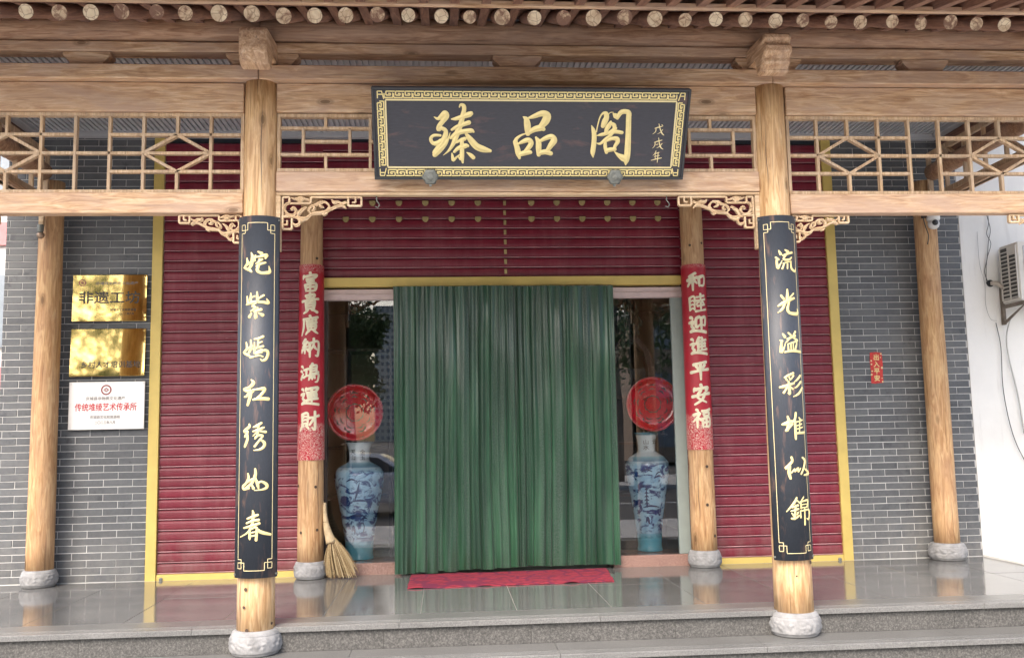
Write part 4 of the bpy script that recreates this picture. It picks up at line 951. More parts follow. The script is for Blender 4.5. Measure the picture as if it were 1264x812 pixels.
nt.links.new(fr.outputs[0], mx.inputs[0]); nt.links.new(tr.outputs[0], mx.inputs[1]); nt.links.new(gl.outputs[0], mx.inputs[2]); nt.links.new(mx.outputs[0], nt.nodes['Material Output'].inputs[0])
def show_window(x0, x1, label, side):
    t = thing('show_window', label, 'window', ((x0+x1)/2, YB, 0), group='show windows beside the curtain'); w = x1-x0; a = -w/2; c = w/2
    b = MB(); b.box(a, c, -.03, .40, -.02, .095); b.build('sill', pinkstone, t, .006)
    b = MB(); b.box(a, c, .0, .06, 2.40, 2.50); b.build('head_frame', pinktrim, t, .004)
    b = MB(); b.box(a, c, -.012, -.001, 2.405, 2.455); b.build('head_frame', pinktrim, t, .003)
    b = MB(); b.box(a, a+(.03 if side < 0 else .02), .0, .05, .097, 2.399); b.build('frame_post', alu_m if side > 0 else darkwood, t, .003)
    b = MB(); b.box(c-(.02 if side < 0 else .105), c, .0, .05, .097, 2.399); b.build('frame_post', alu_m, t, .003)
    b = MB(); b.box(a+.02, c-.02, .022, .026, .097, 2.399); b.build('pane', glass_m, t)
    return t
show_window(-1.61, -.93, 'narrow show window left of the green curtain with a vase inside', -1)
show_window(.93, 1.64, 'narrow show window right of the green curtain with a vase inside', 1)
dr = thing('entrance_doorway', 'doorway between the show windows hidden behind the green curtain', 'doorway', (0, YB, 0))
for a in ((-.928, -.89, .0, .06, 0, 2.5), (.89, .928, .0, .06, 0, 2.5), (-.889, .889, .0, .06, 2.44, 2.5)):
    b = MB(); b.box(*a); b.build('door_frame', darkwood, dr, .003)

# green pleated curtain, two leaves
def curtainmat():
    m, nt, b, n, l = mat('green_curtain_cloth')
    uv = N(nt, 'UVMap'); mp = N(nt, 'Mapping'); l.new(uv.outputs[0], mp.inputs[0]); mp.inputs['Scale'].default_value = (1, 1, 1)
    v = mp.outputs[0]
    mp2 = N(nt, 'Mapping'); l.new(uv.outputs[0], mp2.inputs[0]); mp2.inputs['Scale'].default_value = (5.5, .12, 1)
    strips = ramp(nt, [(.44, (0,0,0)), (.58, (.8,)*3)], noise_t(nt, mp2.outputs[0], 2.2, 4, .6))
    mp3 = N(nt, 'Mapping'); l.new(uv.outputs[0], mp3.inputs[0]); mp3.inputs['Scale'].default_value = (110, 70, 1)
    mot = ramp(nt, [(.38, (.35,)*3), (.62, (.85,)*3)], noise_t(nt, mp3.outputs[0], 1, 3, .5, .8))
    f = N(nt, 'Math', operation='MULTIPLY'); l.new(strips, f.inputs[0]); l.new(mot, f.inputs[1])
    mp4 = N(nt, 'Mapping'); l.new(uv.outputs[0], mp4.inputs[0]); mp4.inputs['Scale'].default_value = (7, .55, 1)
    base = ramp(nt, [(.32, (.006,.046,.022)), (.5, (.014,.085,.038)), (.68, (.045,.165,.080))], noise_t(nt, mp4.outputs[0], 1.3, 3))
    col = mixc(nt, f.outputs[0], base, (.085,.145,.11)); l.new(col, b.inputs['Base Color'])
    b.inputs['Roughness'].default_value = .27; b.inputs['Sheen Weight'].default_value = .3; b.inputs['Specular IOR Level'].default_value = 1.0; b.inputs['Anisotropic'].default_value = .5
    bump(nt, b, noise_t(nt, v, 160, 2), .06, .001)
    tl_ = N(nt, 'BsdfTranslucent'); l.new(col, tl_.inputs[0]); mx = N(nt, 'MixShader'); mx.inputs[0].default_value = .38
    l.new(b.outputs[0], mx.inputs[1]); l.new(tl_.outputs[0], mx.inputs[2]); l.new(mx.outputs[0], nt.nodes['Material Output'].inputs[0]); return m
curt_m = curtainmat()
ct = thing('door_curtain', 'long green pleated curtain in two leaves hanging over the doorway', 'curtain', (0, 2.03, .0))
def leaf(x0, x1, ztop, zb0, zb1, seed, yoff=0):
    rnd = random.Random(seed); W_ = x1-x0; folds = []; x = 0
    while x < W_: w = rnd.choice((.06, .075, .09, .11, .14))*rnd.uniform(.85, 1.15); folds.append((x, w, rnd.uniform(.55, 1.25), rnd.uniform(-.25, .25))); x += w
    sc_ = W_/x; nx = 260; nz = 36; vs = []; uvs = []
    for j in range(nz+1):
        t = j/nz
        for i in range(nx+1):
            s = i/nx*W_/sc_
            for (fx, fw, fa, fs_) in folds:
                if s <= fx+fw+1e-9: break
            q = min(1, max(0, (s-fx)/fw)); q2 = q**(1+fs_); 
            amp = (.026+.030*min(1, t*4))*fa*(.7+.45*noise.noise(Vector((fx*7+seed, t*1.3, 2))))
            y = -amp*1.5*(q**(.55+.3*fs_))*((1-q)**.24)+yoff
            y += .030*noise.noise(Vector((s*4+seed, t*2.6, 1)))+.010*noise.noise(Vector((s*16+seed, t*6, 1)))*(1-t)**2+.007*math.sin(q*PI*3+fx*9+t*2)*min(1, fw/.09)
            sway = .016*math.sin(t*2.4+fx*5)*t+.014*noise.noise(Vector((fx*4, t*2.4, seed)))
            pin = 1-abs(2*i/nx-1)**6
            zb = zb0+(zb1-zb0)*i/nx+.014*noise.noise(Vector((fx*9+seed, 0, 4)))+.012*max(0, math.sin(q*PI))*(.3+.5*noise.noise(Vector((fx*13, 3, 3))))
            vs.append((x0+s*sc_+sway*pin, y, ztop+(zb-ztop)*t)); uvs.append((s, 2.5*t))
    me = bpy.data.meshes.new('curtain_leaf'); m_ = nx+1
    fs = [(j*m_+i, (j+1)*m_+i, (j+1)*m_+i+1, j*m_+i+1) for j in range(nz) for i in range(nx)]
    me.from_pydata(vs, [], fs); ul = me.uv_layers.new(name='UVMap')
    for lp in me.loops: ul.data[lp.index].uv = uvs[lp.vertex_index]
    me.materials.append(curt_m); me.polygons.foreach_set('use_smooth', [True]*len(fs)); me.update()
    return put('curtain_leaf', me, ct)
leaf(-.985, .085, 2.50, .012, .045, 3); leaf(.03, .985, 2.50, .045, .035, 8, .03)
b = MB(); b.tube([(-.99, .075, 2.50), (.99, .075, 2.50)], .010, 8); b.build('curtain_rod', steel_m, ct)

# red patterned door mat
def matmat():
    m, nt, b, n, l = mat('red_patterned_mat'); v = coords(nt)
    vo = N(nt, 'TexVoronoi'); vo.feature = 'DISTANCE_TO_EDGE'; vo.inputs['Scale'].default_value = 5.5; l.new(coords(nt, (1, 1.3, 1)), vo.inputs['Vector'])
    w = N(nt, 'TexWave'); w.wave_type = 'RINGS'; w.inputs['Scale'].default_value = 5; w.inputs['Distortion'].default_value = 6; w.inputs['Detail Scale'].default_value = 3; l.new(v, w.inputs['Vector'])
    c1 = ramp(nt, [(.35, (.20,.014,.032)), (.6, (.36,.028,.055))], w.outputs['Fac']); 
    l.new(mixc(nt, ramp(nt, [(.03, (1,1,1)), (.09, (0,0,0))], vo.outputs[0]), c1, (.16,.012,.05)), b.inputs['Base Color'])
    b.inputs['Roughness'].default_value = .9; bump(nt, b, noise_t(nt, v, 120, 3), .5, .004); return m
b = MB(); nx, ny = 60, 12; vs = []
for j in range(ny+1):
    for i in range(nx+1):
        u, v = i/nx, j/ny; x0 = -.850+(.004)*v; x1 = .79+.06*v; x = x0+(x1-x0)*u; y = (1.29+.05*u)+(.72)*v
        if j == 0: y += .012*noise.noise(Vector((u*9, 0, 0)))
        if i in (0, nx): x += .010*noise.noise(Vector((v*6, i, 0)))
        z = .008+.006*max(0, noise.noise(Vector((u*7, v*3, 3))))+(.012*max(0, noise.noise(Vector((u*12, 5, 0)))) if j == 0 else 0)
        vs.append((x, y-1.65, z))
fs = [(j*(nx+1)+i, j*(nx+1)+i+1, (j+1)*(nx+1)+i+1, (j+1)*(nx+1)+i) for j in range(ny) for i in range(nx)]
b.add(vs, fs); me = b.mesh('door_mat', matmat())
mo = put('door_mat', me, None, (0, 1.65, 0)); tag(mo, 'thin red patterned mat lying on the granite before the green curtain', 'mat')
sm = mo.modifiers.new('solid', 'SOLIDIFY'); sm.thickness = .006; sm.offset = -1

# straw broom leaning in the corner left of the entrance
br = thing('straw_broom', 'short straw hand broom standing head down between column and left show window', 'broom', (-1.425, 1.97, .01))
straw = simple('broom_straw', (.36,.26,.13), .75, var=.65, scale=160); straw2 = simple('straw_handle', (.48,.37,.22), .7, var=.25, scale=25)
b = MB(); b.smooth = True; hp = [(-.158, .06, .62), (-.152, .045, .54), (-.142, .03, .46), (-.122, .01, .38), (-.092, 0, .29)]
b.tube(catmull([(*p, r) for p, r in zip(hp, (.016, .018, .022, .030, .045))], 4) and [q[:3] for q in catmull(hp, 4)], [.016+.030*(i/16)**2 for i in range(17)], 10); b.build('handle', straw2, br)
cord = simple('binding_cord', (.20,.13,.07), .8)
for k in range(7): 
    c = Vector(hp[2]).lerp(Vector(hp[4]), k/6); b = MB(); b.lathe([(.022+.0032*k, -.005), (.025+.0032*k, 0), (.022+.0032*k, .005)], tuple(c), 12, 'z', False); b.build('binding', cord, br)
b = MB(); rnd = random.Random(5)
for k in range(240):
    a = rnd.uniform(-.5, 1.0)+rnd.gauss(0, .06); d = rnd.uniform(-1, 1); top = Vector((-.092+.03*a, .02*d, .33)); en = Vector((-.05+.165*a+rnd.gauss(0, .014), .05*d-.01, max(.0, rnd.gauss(.02, .025)+.05*max(a-.6, 0))))
    mid = top.lerp(en, .55)+Vector((.035*max(a, 0)*.3-.01, .012*d, .02)); pth = catmull([tuple(top), tuple(mid), tuple(en)], 3); w = rnd.uniform(.0016, .003)
    b.cur = rnd.choice((0, 0, 1, 2))
    for p, q in zip(pth, pth[1:]):
        n_ = Vector((w, w*.3, 0)); b.add([Vector(p)-n_, Vector(p)+n_, Vector(q)+n_, Vector(q)-n_], [(0, 1, 2, 3)])
b.build('bristles', [straw, simple('dark_straw', (.20,.13,.06), .8), simple('pale_straw', (.50,.39,.22), .7)], br)['kind'] = 'stuff'

# ------------------------------------------------------------------ porcelain vases and round red plates in the windows
def vasemat(seed):
    m, nt, b, n, l = mat('blue_white_porcelain'); v = coords(nt); mp = N(nt, 'Mapping'); l.new(v, mp.inputs[0]); mp.inputs['Location'].default_value = (seed, seed*2, seed)
    mp.inputs['Scale'].default_value = (1, 1, 1.5)
    sep = N(nt, 'SeparateXYZ'); l.new(v, sep.inputs[0]); z = N_range(nt, sep.outputs[2], 0, 1.1)
    f1 = ramp(nt, [(.49, (0,0,0)), (.56, (1,1,1))], noise_t(nt, mp.outputs[0], 8.5, 8, .66, .8))
    f2 = ramp(nt, [(.46, (0,0,0)), (.75, (.75,)*3)], noise_t(nt, mp.outputs[0], 3.2, 4, .6, 1.5))
    zone = ramp(nt, [(.10, (0,0,0)), (.18, (1,1,1)), (.70, (1,1,1)), (.755, (0,0,0))], z)
    base = mixc(nt, f2, (.42,.68,.86), (.13,.37,.64))
    pic = mixc(nt, f1, base, (.02,.06,.22)); band = ramp(nt, [(.0, (.10,.42,.56)), (.145, (.14,.50,.64)), (.15, (.50,.72,.86)), (.74, (.55,.70,.76)), (.745, (.16,.30,.42)), (.775, (.30,.52,.62)), (.79, (.66,.76,.80)), (.955, (.66,.76,.78)), (.965, (.12,.30,.38))], z)
    band.node.color_ramp.interpolation = 'LINEAR'
    l.new(mixc(nt, zone, band, pic), b.inputs['Base Color']); b.inputs['Roughness'].default_value = .12; b.inputs['Coat Weight'].default_value = .4; return m
def vase(x, H, wmax, label, seed, texts):
    t = thing('porcelain_vase', label, 'vase', (x, 2.48, .095), group='blue and white floor vases in the show windows')
    k = wmax/2
    pr = [(.0, .004), (.52, .0), (.56, .02), (.54, .06), (.60, .20), (.72, .36), (.86, .52), (.97, .645), (1.0, .70), (.97, .745), (.80, .79), (.50, .825), (.42, .84), (.40, .87), (.42, .93), (.50, .985), (.56, .995), (.555, 1.0), (.46, .985), (.38, .92), (.30, .85)]
    c = catmull(pr, 4); b = MB(); b.smooth = True; b.lathe([(max(r, .001)*k, z*H) for r, z in c], (0, 0, 0), 40, 'z', False); b.build('body', vasemat(seed), t)
    b = MB(); f = lambda u, v, d: (math.sin(u)*(.44*k+.004+d), -math.cos(u)*(.44*k+.004+d), v)
    rnd = random.Random(seed)
    for (txt, th) in texts:
        for i, ch in enumerate(txt):
            me = text_mesh(ch, .05, 0, name='inscription'); centre_xy(me)
            for v in me.vertices:
                a = th+v.co.x/(.44*k); zz = H*(.955)-.038-i*.050+v.co.y; rr = .43*k+.014; v.co = (math.sin(a)*rr, -math.cos(a)*rr, zz)
            put('inscription', me, t, mat=ink)
    # painted pines and a pagoda in cobalt on the glaze
    blue = simple('cobalt_painting', (.03,.06,.17), .25)
    R_of = lambda z: max(r for r in [k*(c[i][0]+(c[i+1][0]-c[i][0])*((z/H-c[i][1])/max(1e-6, c[i+1][1]-c[i][1]))) for i in range(len(c)//2+16) if c[i][1] <= z/H <= c[i+1][1]] or [k*.9])
    b = MB(); g_ = lambda u, v, d: (math.sin(u/k)*(R_of(v)+.002+d), -math.cos(u/k)*(R_of(v)+.002+d), v)
    sc_ = H
    P = []
    if seed % 2:
        for i in range(5): P.append([-.06-.028+.003*i, (.40+.030*i)*sc_, .006, -.06, (.408+.030*i)*sc_, .014, -.06+.028-.003*i, (.40+.030*i)*sc_, .006])
        P.append([-.06, .38*sc_, .02, -.06, .56*sc_, .006])
        P += [[.03, .63*sc_, .004, .05, .66*sc_, .012, .09, .67*sc_, .006], [.02, .62*sc_, .01, .07, .635*sc_, .018, .11, .62*sc_, .008]]
    else:
        P += [[.07, .22*sc_, .014, .085, .28*sc_, .012, .065, .33*sc_, .010, .08, .37*sc_, .008], [.03, .33*sc_, .006, .07, .36*sc_, .022, .12, .35*sc_, .006], [.0, .30*sc_, .004, .04, .315*sc_, .016, .07, .31*sc_, .006], [-.03, .50*sc_, .006, .0, .58*sc_, .022, .02, .66*sc_, .006], [-.06, .50*sc_, .006, .02, .51*sc_, .02, .12, .50*sc_, .006]]
    P += [[-.11, .37*sc_, .006, -.02, .385*sc_, .018, .10, .372*sc_, .006], [-.08, .25*sc_, .01, -.06, .28*sc_, .04, -.04, .24*sc_, .02], [-.10, .67*sc_, .006, -.05, .69*sc_, .016, .0, .672*sc_, .006]]
    brush(b, P, g_, .02, .0003); b.build('cobalt_drawing', blue, t)
    return t
vase(-1.325, 1.04, .455, 'blue and white vase behind the left window pane', 2, [('金玉', .35), ('天山', -.45)])
vase(1.332, 1.08, .41, 'blue and white vase behind the right window pane', 3, [('山水', -.25), ('云', .6)])
def platemat():
    m, nt, b, n, l = mat('red_lacquer'); v = coords(nt)
    f = ramp(nt, [(.60, (0,0,0)), (.66, (.8,)*3)], noise_t(nt, v, 20, 4, .6, 1.8)); g2_ = ramp(nt, [(.62, (0,0,0)), (.70, (.7,)*3)], noise_t(nt, coords(nt, (1, 1, 1.2)), 24, 4, .6, 2))
    col = mixc(nt, f, (.66,.012,.028), (.16,.02,.025)); col = mixc(nt, g2_, col, (.55,.34,.22)); l.new(col, b.inputs['Base Color'])
    b.inputs['Roughness'].default_value = .16; b.inputs['Coat Weight'].default_value = .6; return m
plate_m = platemat()
def plate(x, z, r, label):
    t = thing('red_plate', label, 'plate', (x, 2.53, z-r), group='round red plates above the vases')
    b = MB(); b.smooth = True; b.lathe([(.001, .012), (r*.70, .010), (r*.86, .0), (r*.90, -.012), (r*.98, -.018), (r, -.010), (r*.98, .004), (r*.86, .02), (r*.5, .03), (.001, .03)], (0, 0, r), 48, 'y', False); b.build('dish', plate_m, t)
    b = MB(); b.smooth = True; n = 48
    path = [(r*.985*math.cos(2*PI*k/n), -.018, r+r*.985*math.sin(2*PI*k/n)) for k in range(n+1)]; b.tube(path, .0045, 6); b.build('rim', simple('worn_red_rim', (.5,.13,.12), .25), t)
    b = MB(); f = lambda u, v, d: (u, -.004-d if math.hypot(u, v-r) > r*.72 else .008-d, v)
    rnd = random.Random(int(x*100)); P = []
    for k in range(26):
        a = 2*PI*k/9+.2; rr_ = (.52, .26, .66)[k//9]; cx, cz = math.cos(a)*r*rr_, r+math.sin(a)*r*rr_
        P.append([cx-.03*math.sin(a), cz+.03*math.cos(a), .004, cx+.012*math.cos(a), cz+.012*math.sin(a), .012, cx+.03*math.sin(a), cz-.03*math.cos(a), .004])
    brush(b, P, f, .1, .0006); b.build('petal_ornament', simple('dark_green_ornament', (.10,.07,.05), .4), t)
    b = MB(); b.box(-.10, -.085, .01, .05, -.02, r*.5); b.box(.085, .10, .01, .05, -.02, r*.5); b.box(-.12, .12, -.03, .12, -.035, -.02); b.box(-.015, .015, .04, .07, -.02, r*1.2)
    b.box(-.02, .02, .09, .12, -(z-r)+.06, -.036); b.build('stand', darkwood, t)
plate(-1.370, 1.410, .262, 'round red lacquer plate above the left vase')
plate(1.418, 1.440, .258, 'round red lacquer plate above the right vase')
# dim furniture in the room: carved dark corner piece, arched chair back, hanging leafy ornament, shelves
b = MB(); o_ = thing('carved_hanging_panel', 'black fretwork corner piece hanging inside the left show window', 'panel', (-.99, 2.52, 2.18))
def fz(u, v, d): return (u, -d, v)
P = []
rnd = random.Random(4)
for i in range(8):
    for j in range(3):
        cx, cz = -.40+i*.055, .26-j*.05
        if j == 2 and 1 < i < 99 and i > 2: continue
        a = rnd.uniform(0, 6); P.append([cx+.02*math.cos(a), cz+.02*math.sin(a), .010, cx+.022*math.cos(a+1.8), cz+.022*math.sin(a+1.8), .014, cx+.02*math.cos(a+3.6), cz+.02*math.sin(a+3.6), .012, cx+.006, cz, .010])
brush(b, P, fz, .5, .0006); b.bar((-.43, 0, .285), (0, 0, .285), .02, .03); b.bar((-.43, 0, .285), (-.43, 0, .08), .018, .03); b.build('fretwork', black_m, o_)
o_ = thing('arched_cabinet', 'dark cabinet with a pointed arch inside the right show window', 'cabinet', (1.30, 2.95, .06))
b = MB(); arch = [(-.19, 0), (-.19, 1.75), (-.15, 1.92), (-.06, 2.03), (0, 2.06), (.06, 2.03), (.15, 1.92), (.19, 1.75), (.19, 0), (.13, 0), (.13, 1.72), (.09, 1.86), (0, 1.96), (-.09, 1.86), (-.13, 1.72), (-.13, 0)]
for p, q in zip(arch[:8], arch[1:9]): b.bar((p[0], 0, p[1]), (q[0], 0, q[1]), .06, .12+random.uniform(0, .01))
b.build('arch_frame', darkwood, o_); b = MB(); b.box(-.16, .16, .05, .08, 0, 1.75); b.build('back', black_m, o_)
for zz in (.5, 1.0, 1.45):
    b = MB(); b.box(-.155, .155, -.05, .045, zz, zz+.025); b.build('shelf', darkwood, o_)
o_ = thing('hanging_foliage', 'dark artificial leaves hanging inside the right show window', 'artificial plant', (1.22, 2.62, 2.45))
b = MB(); rnd = random.Random(9)
for k in range(170):
    cz = -rnd.random()*.42; wid = .11*math.sin(PI*min(1, (-cz+.06)/.48))+.02; cx = rnd.uniform(-wid, wid); cy = rnd.uniform(-.05, .05); a = rnd.uniform(-.6, .6); L_ = rnd.uniform(.05, .09)
    t_ = Vector((math.sin(a), rnd.uniform(-.3, .3), -math.cos(a)))*L_; s_ = Vector((math.cos(a), .2, math.sin(a)))*.012; c0 = Vector((cx, cy, cz))
    b.add([c0, c0+t_*.5+s_, c0+t_, c0+t_*.5-s_], [(0, 1, 2, 3)])
b.tube([(0, 0, .05), (0, 0, -.3)], .004, 5)
b.build('leaves', simple('dark_leaf', (.02,.035,.02), .5), o_)
o_ = thing('display_cabinet', 'tall dark display cabinet in the gloom behind the left vase', 'cabinet', (-1.55, 3.6, .06))
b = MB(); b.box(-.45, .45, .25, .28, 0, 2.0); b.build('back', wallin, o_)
for a in ((-.47, -.43, -.1, .28, 0, 2.05), (.43, .47, -.1, .28, 0, 2.05), (-.02, .02, -.1, .245, 0, 2.0)):
    b = MB(); b.box(*a); b.build('side', darkwood, o_)
for zz in (.02, .5, 1.0, 1.5, 2.0):
    b = MB(); b.box(-.425, .425, -.09, .24, zz, zz+.03); b.build('shelf', darkwood, o_)

# ------------------------------------------------------------------ fittings outside
ac = thing('air_conditioner', 'white outdoor air conditioner unit on brackets against the white wall', 'air conditioner', (4.675, 2.16, 2.28))
acw = simple('aged_white_metal', (.62,.60,.55), .45, var=.12, scale=8); acd = simple('dark_fins', (.07,.07,.065), .6)
b = MB(); b.box(.0, .82, -.33, -.05, .02, .56); b.build('casing', acw, ac, .008)
b = MB(); b.box(-.004, -.0005, -.31, -.07, .05, .53); b.build('coil', acd, ac)
for i in range(13):
    b = MB(); b.box(-.012, -.0045, -.313, -.066, .055+i*.036, .063+i*.036); b.build('guard_bar', acw, ac)
for yy in (-.315, -.195, -.07):
    b = MB(); b.box(-.014, -.005, yy-.006, yy+.006, .045, .535); b.build('guard_upright', acw, ac)
b = MB(); b.box(-.013, -.005, -.31, -.20, .46, .535); b.build('corner_plate', acw, ac)
b = MB(); b.box(.05, .55, -.336, -.331, .06, .52); b.build('front_panel', simple('pale_grey_panel', (.42,.45,.46), .4), ac)
b = MB(); b.smooth = True
for rr in (.05, .09, .13, .17, .21): b.tube([(.30+rr*math.cos(2*PI*k/28), -.345, .29+rr*math.sin(2*PI*k/28)) for k in range(29)], .003, 5)
b.build('fan_grille', acw, ac)
for xx in (.0, .72):
    b = MB(); b.box(xx, xx+.025, -.045, -.006, -.17, .22); b.box(xx, xx+.025, -.36, -.046, -.02, .012)
    b.prismx([(-.045, -.165), (-.045, -.14), (-.35, -.022), (-.36, -.022)], xx+.004, xx+.02); b.build('wall_bracket', simple('rusty_bracket_steel', (.20,.17,.14), .7, .4, var=.4), ac)
b = MB(); b.smooth = True; b.tube(catmull([(-.02, -.012, .225), (.02, -.05, .215), (.07, -.08, .16), (.13, -.06, .12)], 4), .020, 8); b.build('insulated_pipe', simple('pipe_wrap', (.42,.38,.33), .7), ac, loc=(-.06, 0, 0))
b = MB(); b.lathe([(.034, 0), (.034, .006), (.012, .008)], (-.085, -.012, .225), 14, 'y'); b.build('wall_hole', black_m, ac)
blk = simple('black_cable', (.06,.06,.06), .6)
def cable(label, pts, r=.0035, m=blk): 
    b = MB(); b.smooth = True; b.tube(catmull(pts, 5), r, 6); return tag(b.build('cable', m), label, 'cable')
cable('tangled dark cable hanging down the white wall above the pipe hole', [(4.585, 2.15, 3.35), (4.60, 2.145, 3.18), (4.625, 2.14, 3.02), (4.60, 2.145, 2.90), (4.575, 2.14, 2.75), (4.545, 2.15, 2.62), (4.56, 2.14, 2.52)])
cable('second dark cable twisting beside the tangled one on the white wall', [(4.595, 2.15, 3.35), (4.615, 2.14, 3.10), (4.585, 2.14, 2.98), (4.62, 2.14, 2.88), (4.57, 2.145, 2.72), (4.545, 2.14, 2.5)], .0028)
cable('thin grey wire looping below the pipe hole', [(4.50, 2.15, 3.0), (4.50, 2.15, 2.7), (4.53, 2.14, 2.5), (4.525, 2.14, 2.30), (4.56, 2.14, 2.17), (4.62, 2.14, 2.15)], .002, simple('grey_wire', (.35,.35,.34), .6))
cable('black drain cable running down the white wall from the air conditioner', [(4.61, 2.14, 2.13), (4.64, 2.14, 1.9), (4.63, 2.14, 1.55), (4.66, 2.14, 1.25), (4.72, 2.14, 1.0), (4.84, 2.145, .75)], .004)
cable('pale grey hose hanging under the air conditioner', [(4.72, 2.08, 2.17), (4.69, 2.12, 2.0), (4.71, 2.14, 1.8), (4.77, 2.14, 1.45), (4.80, 2.14, 1.1)], .007, simple('grey_hose', (.45,.45,.43), .6))
sc = thing('security_camera', 'white dome camera on a bracket at the top of the right end column', 'camera', (3.90, 1.90, 3.03))
wht = simple('white_plastic', (.72,.72,.70), .35)
b = MB(); b.box(-.05, .0, -.02, .05, .05, .13); b.build('mount', darkwood, sc, .004)
b = MB(); b.smooth = True; b.lathe([(.001, .05), (.05, .045), (.058, .03), (.058, .0), (.05, -.02), (.001, -.024)], (.03, -.02, .03), 20); b.build('housing', wht, sc)
b = MB(); b.smooth = True; b.lathe([(.050, -.0), (.052, -.02), (.044, -.045), (.025, -.060), (.001, -.064)], (.03, -.02, .0), 20, 'z', False); b.build('shell', wht, sc)
b = MB(); b.smooth = True; b.lathe([(.026, 0), (.026, -.012), (.001, -.018)], (.02, -.062, -.012), 14, 'y', False); b.build('lens', black_m, sc)
b = MB(); b.smooth = True; b.tube(catmull([(-.02, .0, .1), (-.07, -.03, .06), (-.05, -.02, -.03), (-.02, -.01, -.12), (-.03, .0, -.20)], 4), .005, 6); b.build('lead', blk, sc)
wl = thing('small_spot_camera', 'small metal spot fixture on a wooden arm at the top of the left end column', 'fixture', (-3.93, 1.88, 2.94))
b = MB(); b.box(-.045, -.005, -.02, .02, .08, .24); b.build('wooden_arm', brk_m, wl, .004)
b = MB(); b.smooth = True; b.lathe([(.022, 0), (.026, .02), (.026, .06), (.022, .07)], (-.025, -.02, .02), 14); b.build('clamp', iron_m, wl)
b = MB(); b.smooth = True; b.lathe([(.001, -.034), (.022, -.025), (.032, -.006), (.030, .014), (.018, .02)], (-.022, -.022, .0), 16, 'z', False); b.build('lamp_head', simple('bronze_lamp', (.35,.25,.18), .35, .6), wl)

# ------------------------------------------------------------------ surroundings: beyond the left end, and across the street (seen mirrored in glass and brass)
far_glass = simple('far_window_glass', (.22,.25,.28), .3)
def block(name, label, x0, x1, y0, y1, h, wallm, nx, nz, face='-y', zb=GZ, wcol=None, band=None):
    wcol = wcol or far_glass
    t = thing(name, label, 'building', ((x0+x1)/2, (y0+y1)/2, zb)); w, d = x1-x0, y1-y0
    b = MB(); b.box(-w/2, w/2, -d/2, d/2, 0, h); b.build('wall', wallm, t)
    b = MB(); b.box(-w/2-.3, w/2+.3, -d/2-.3, d/2+.3, h+.01, h+.5); b.build('roof', simple('roof_slab', (.35,.34,.33), .8), t)
    wm = wcol or simple('far_window_glass', (.05,.07,.09), .15)
    me = MB(); ww, wh = w/nx*.55, h/nz*.5; me.box(-ww/2, ww/2, -.08, .05, -wh/2, wh/2); me = me.mesh('window', wm)
    fy = -d/2 if face == '-y' else d/2
    for i in range(nx):
        for j in range(nz): put('window', me, t, (-w/2+w*(i+.5)/nx, fy, h*(j+.55)/nz))
    if band:
        for j in range(nz): bb = MB(); bb.box(-w/2-.05, w/2+.05, -.09, .09, 0, h/nz*.16); bb.build('colour_band', band, t, loc=(0, fy, h*j/nz+.02))
    return t
paleb = simple('pale_render', (.78,.76,.72), .85, var=.06, scale=1); pinkb = simple('pink_band', (.55,.22,.22), .8)
beige = simple('beige_tower', (.86,.78,.64), .85)
block('street_house', 'pale house with pink bands seen past the left end of the porch', -18.5, -7.4, 11, 17, 10.4, paleb, 6, 4, '-y', band=pinkb)
block('apartment_tower', 'beige apartment tower across the street', -23.5, -9.5, -322, -300, 44, beige, 8, 20, '+y')
block('apartment_tower', 'second beige tower standing further left across the street', -48, -34, -345, -325, 34, beige, 6, 12, '+y')
block('street_block', 'low pale shop block across the street', -60, -14, -52, -40, 9, paleb, 14, 3, '+y')
block('street_block', 'low brown shop block across the street opposite the right window', 10, 60, -52, -40, 8, simple('brown_render', (.35,.25,.18), .85), 14, 3, '+y')
leafm = simple('street_leaf', (.06,.11,.035), .6, var=.4, scale=3); barkm = simple('bark', (.12,.09,.07), .9, var=.3)
def tree(x, y, h, r, label, seed):
    t = thing('street_tree', label, 'tree', (x, y, GZ), group='trees across the street'); rnd = random.Random(seed)
    b = MB(); b.smooth = True; b.tube([(0, 0, 0), (.05, 0, h*.25), (-.04, .06, h*.5), (.05, 0, h*.8)], [.16, .13, .10, .04], 9)
    for k in range(6):
        a = rnd.uniform(0, 6.28); b.tube([(0, 0, h*(.35+.06*k)), (math.cos(a)*r*.4, math.sin(a)*r*.4, h*(.5+.06*k)), (math.cos(a)*r*.75, math.sin(a)*r*.75, h*(.58+.06*k))], [.06, .04, .015], 6)
    b.build('trunk', barkm, t)
    b = MB(); cl = [(rnd.uniform(-1, 1)*r*.65, rnd.uniform(-1, 1)*r*.65, h*rnd.uniform(.45, .95), r*rnd.uniform(.25, .5)) for _ in range(22)]
    for k in range(4200):
        cx, cy, cz, cr = rnd.choice(cl); d = Vector((rnd.gauss(0, 1), rnd.gauss(0, 1), rnd.gauss(0, .8))).normalized()*cr*rnd.random()**.4
        c = Vector((cx, cy, cz))+d; u = Vector((rnd.uniform(-1, 1), rnd.uniform(-1, 1), rnd.uniform(-1, 1))).normalized()*.10; v = u.orthogonal().normalized()*.06
        b.add([c-u, c+v, c+u, c-v], [(0, 1, 2, 3)])
    b.build('crown', leafm, t)
tree(-3.7, -21.5, 6.4, 1.35, 'leafy tree on the far pavement behind the parked car', 3)
tree(-12.5, -21.0, 8.5, 3.0, 'taller leafy tree left of the parked car across the street', 4)
tree(5.4, -21.5, 9, 3.0, 'broad leafy tree across the street opposite the right window', 5)
tree(8.8, -22.5, 8, 2.6, 'leafy tree at the right end of the far row', 6)
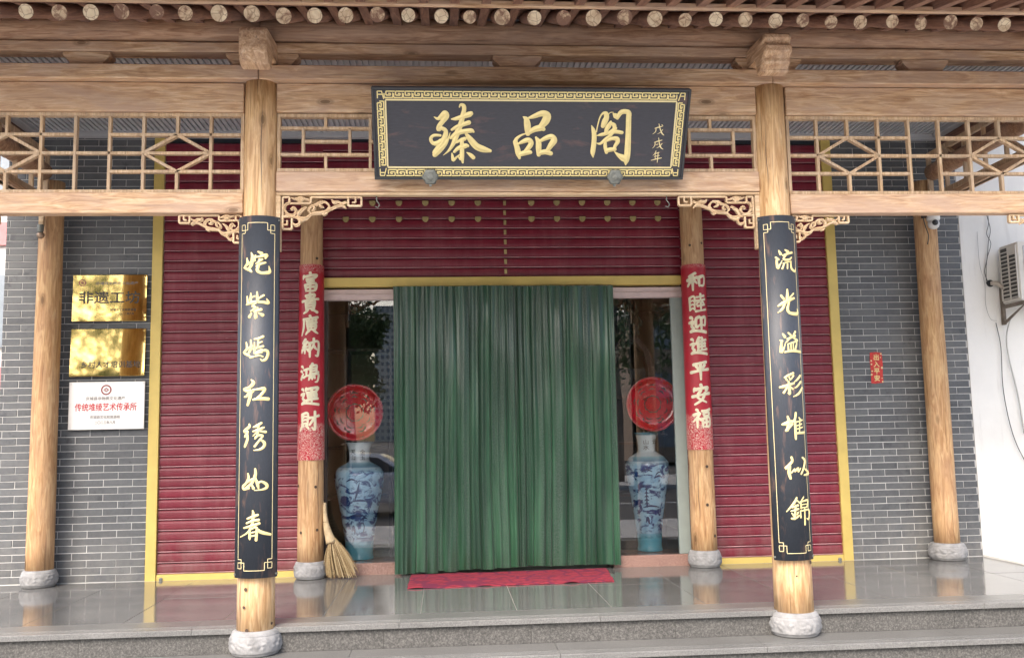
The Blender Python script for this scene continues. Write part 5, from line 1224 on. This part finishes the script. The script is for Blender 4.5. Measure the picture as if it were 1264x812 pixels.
# parked white car
car = thing('parked_car', 'white saloon car parked at the kerb across from the shop', 'car', (-2.6, -12.1, GZ-.13))
carw = simple('white_car_paint', (.78,.78,.78), .2, var=.02, coat=.8); tyre = simple('tyre_rubber', (.02,.02,.02), .8); cgl = simple('car_glass', (.02,.025,.03), .05)
side = [(-2.2, .35), (-2.25, .62), (-2.15, .85), (-1.55, .97), (-.95, 1.36), (-.2, 1.46), (.55, 1.40), (1.25, .99), (2.0, .88), (2.28, .68), (2.28, .38), (1.85, .30), (-1.8, .30)]
b = MB(); vs = []; n = len(side)
for yy, sq in ((-.88, .80), (-.82, 1), (.82, 1), (.88, .80)):
    for x, z in side:
        inn = .80 if z > 1.1 else 1.0
        vs.append((x*(.985 if sq < 1 else 1), yy*inn, .3+(z-.3)*(1 if sq == 1 else .97)))
fs = [tuple(range(n)), tuple(range(4*n-1, 3*n-1, -1))]
for s_ in range(3): fs += [(s_*n+(i+1) % n, s_*n+i, (s_+1)*n+i, (s_+1)*n+(i+1) % n) for i in range(n)]
b.add(vs, fs); b.smooth = False; b.build('body', carw, car, .03, seg=2)
for yy in (-1, 1):
    b = MB(); q = [(-1.35, 1.0), (-.85, 1.32), (-.15, 1.38), (-.15, 1.0)]; b.add([(x, yy*(.875-(z-1)*.42), z) for x, z in q], [(0, 1, 2, 3)]); q = [(-.08, 1.0), (-.08, 1.38), (.5, 1.33), (1.05, 1.0)]; b.add([(x, yy*(.875-(z-1)*.42), z) for x, z in q], [(0, 1, 2, 3)])
    b.build('side_window', cgl, car)
for xx, nm in ((1, 'windscreen'), (-1, 'rear_window')):
    b = MB(); q = [(.62, 1.375, .60), (1.20, 1.02, .72)] if xx > 0 else [(-1.0, 1.34, .60), (-1.5, 1.0, .70)]
    b.add([(q[0][0]+.03*xx, -q[0][2], q[0][1]), (q[0][0]+.03*xx, q[0][2], q[0][1]), (q[1][0]+.03*xx, q[1][2], q[1][1]), (q[1][0]+.03*xx, -q[1][2], q[1][1])], [(0, 1, 2, 3)]); b.build(nm, cgl, car)
for xx in (-1.38, 1.42):
    for yy in (-.80, .80):
        b = MB(); b.smooth = True; b.lathe([(.20, -.10), (.31, -.105), (.33, -.07), (.33, .07), (.31, .105), (.20, .10)], (xx, yy, .33), 28, 'y', False); o = b.build('wheel', tyre, car)
        b = MB(); b.lathe([(.20, -.095), (.21, .095)], (xx, yy, .33), 20, 'y', False)
        for k in range(5):
            a = 2*PI*k/5; b.bar((xx, yy*1.1, .33), (xx+math.cos(a)*.2, yy*1.1, .33+math.sin(a)*.2), .05, .02+.002*k)
        b.build('rim', steel_m, o)
for yy in (-.62, .62):
    b = MB(); b.box(2.2, 2.29, yy-.16, yy+.16, .62, .74); b.build('headlight', simple('headlight_glass', (.7,.7,.7), .1), car, .01)
    b = MB(); b.box(-2.27, -2.18, yy-.16, yy+.16, .68, .80); b.build('tail_light', simple('tail_light_red', (.4,.02,.02), .2), car, .01)
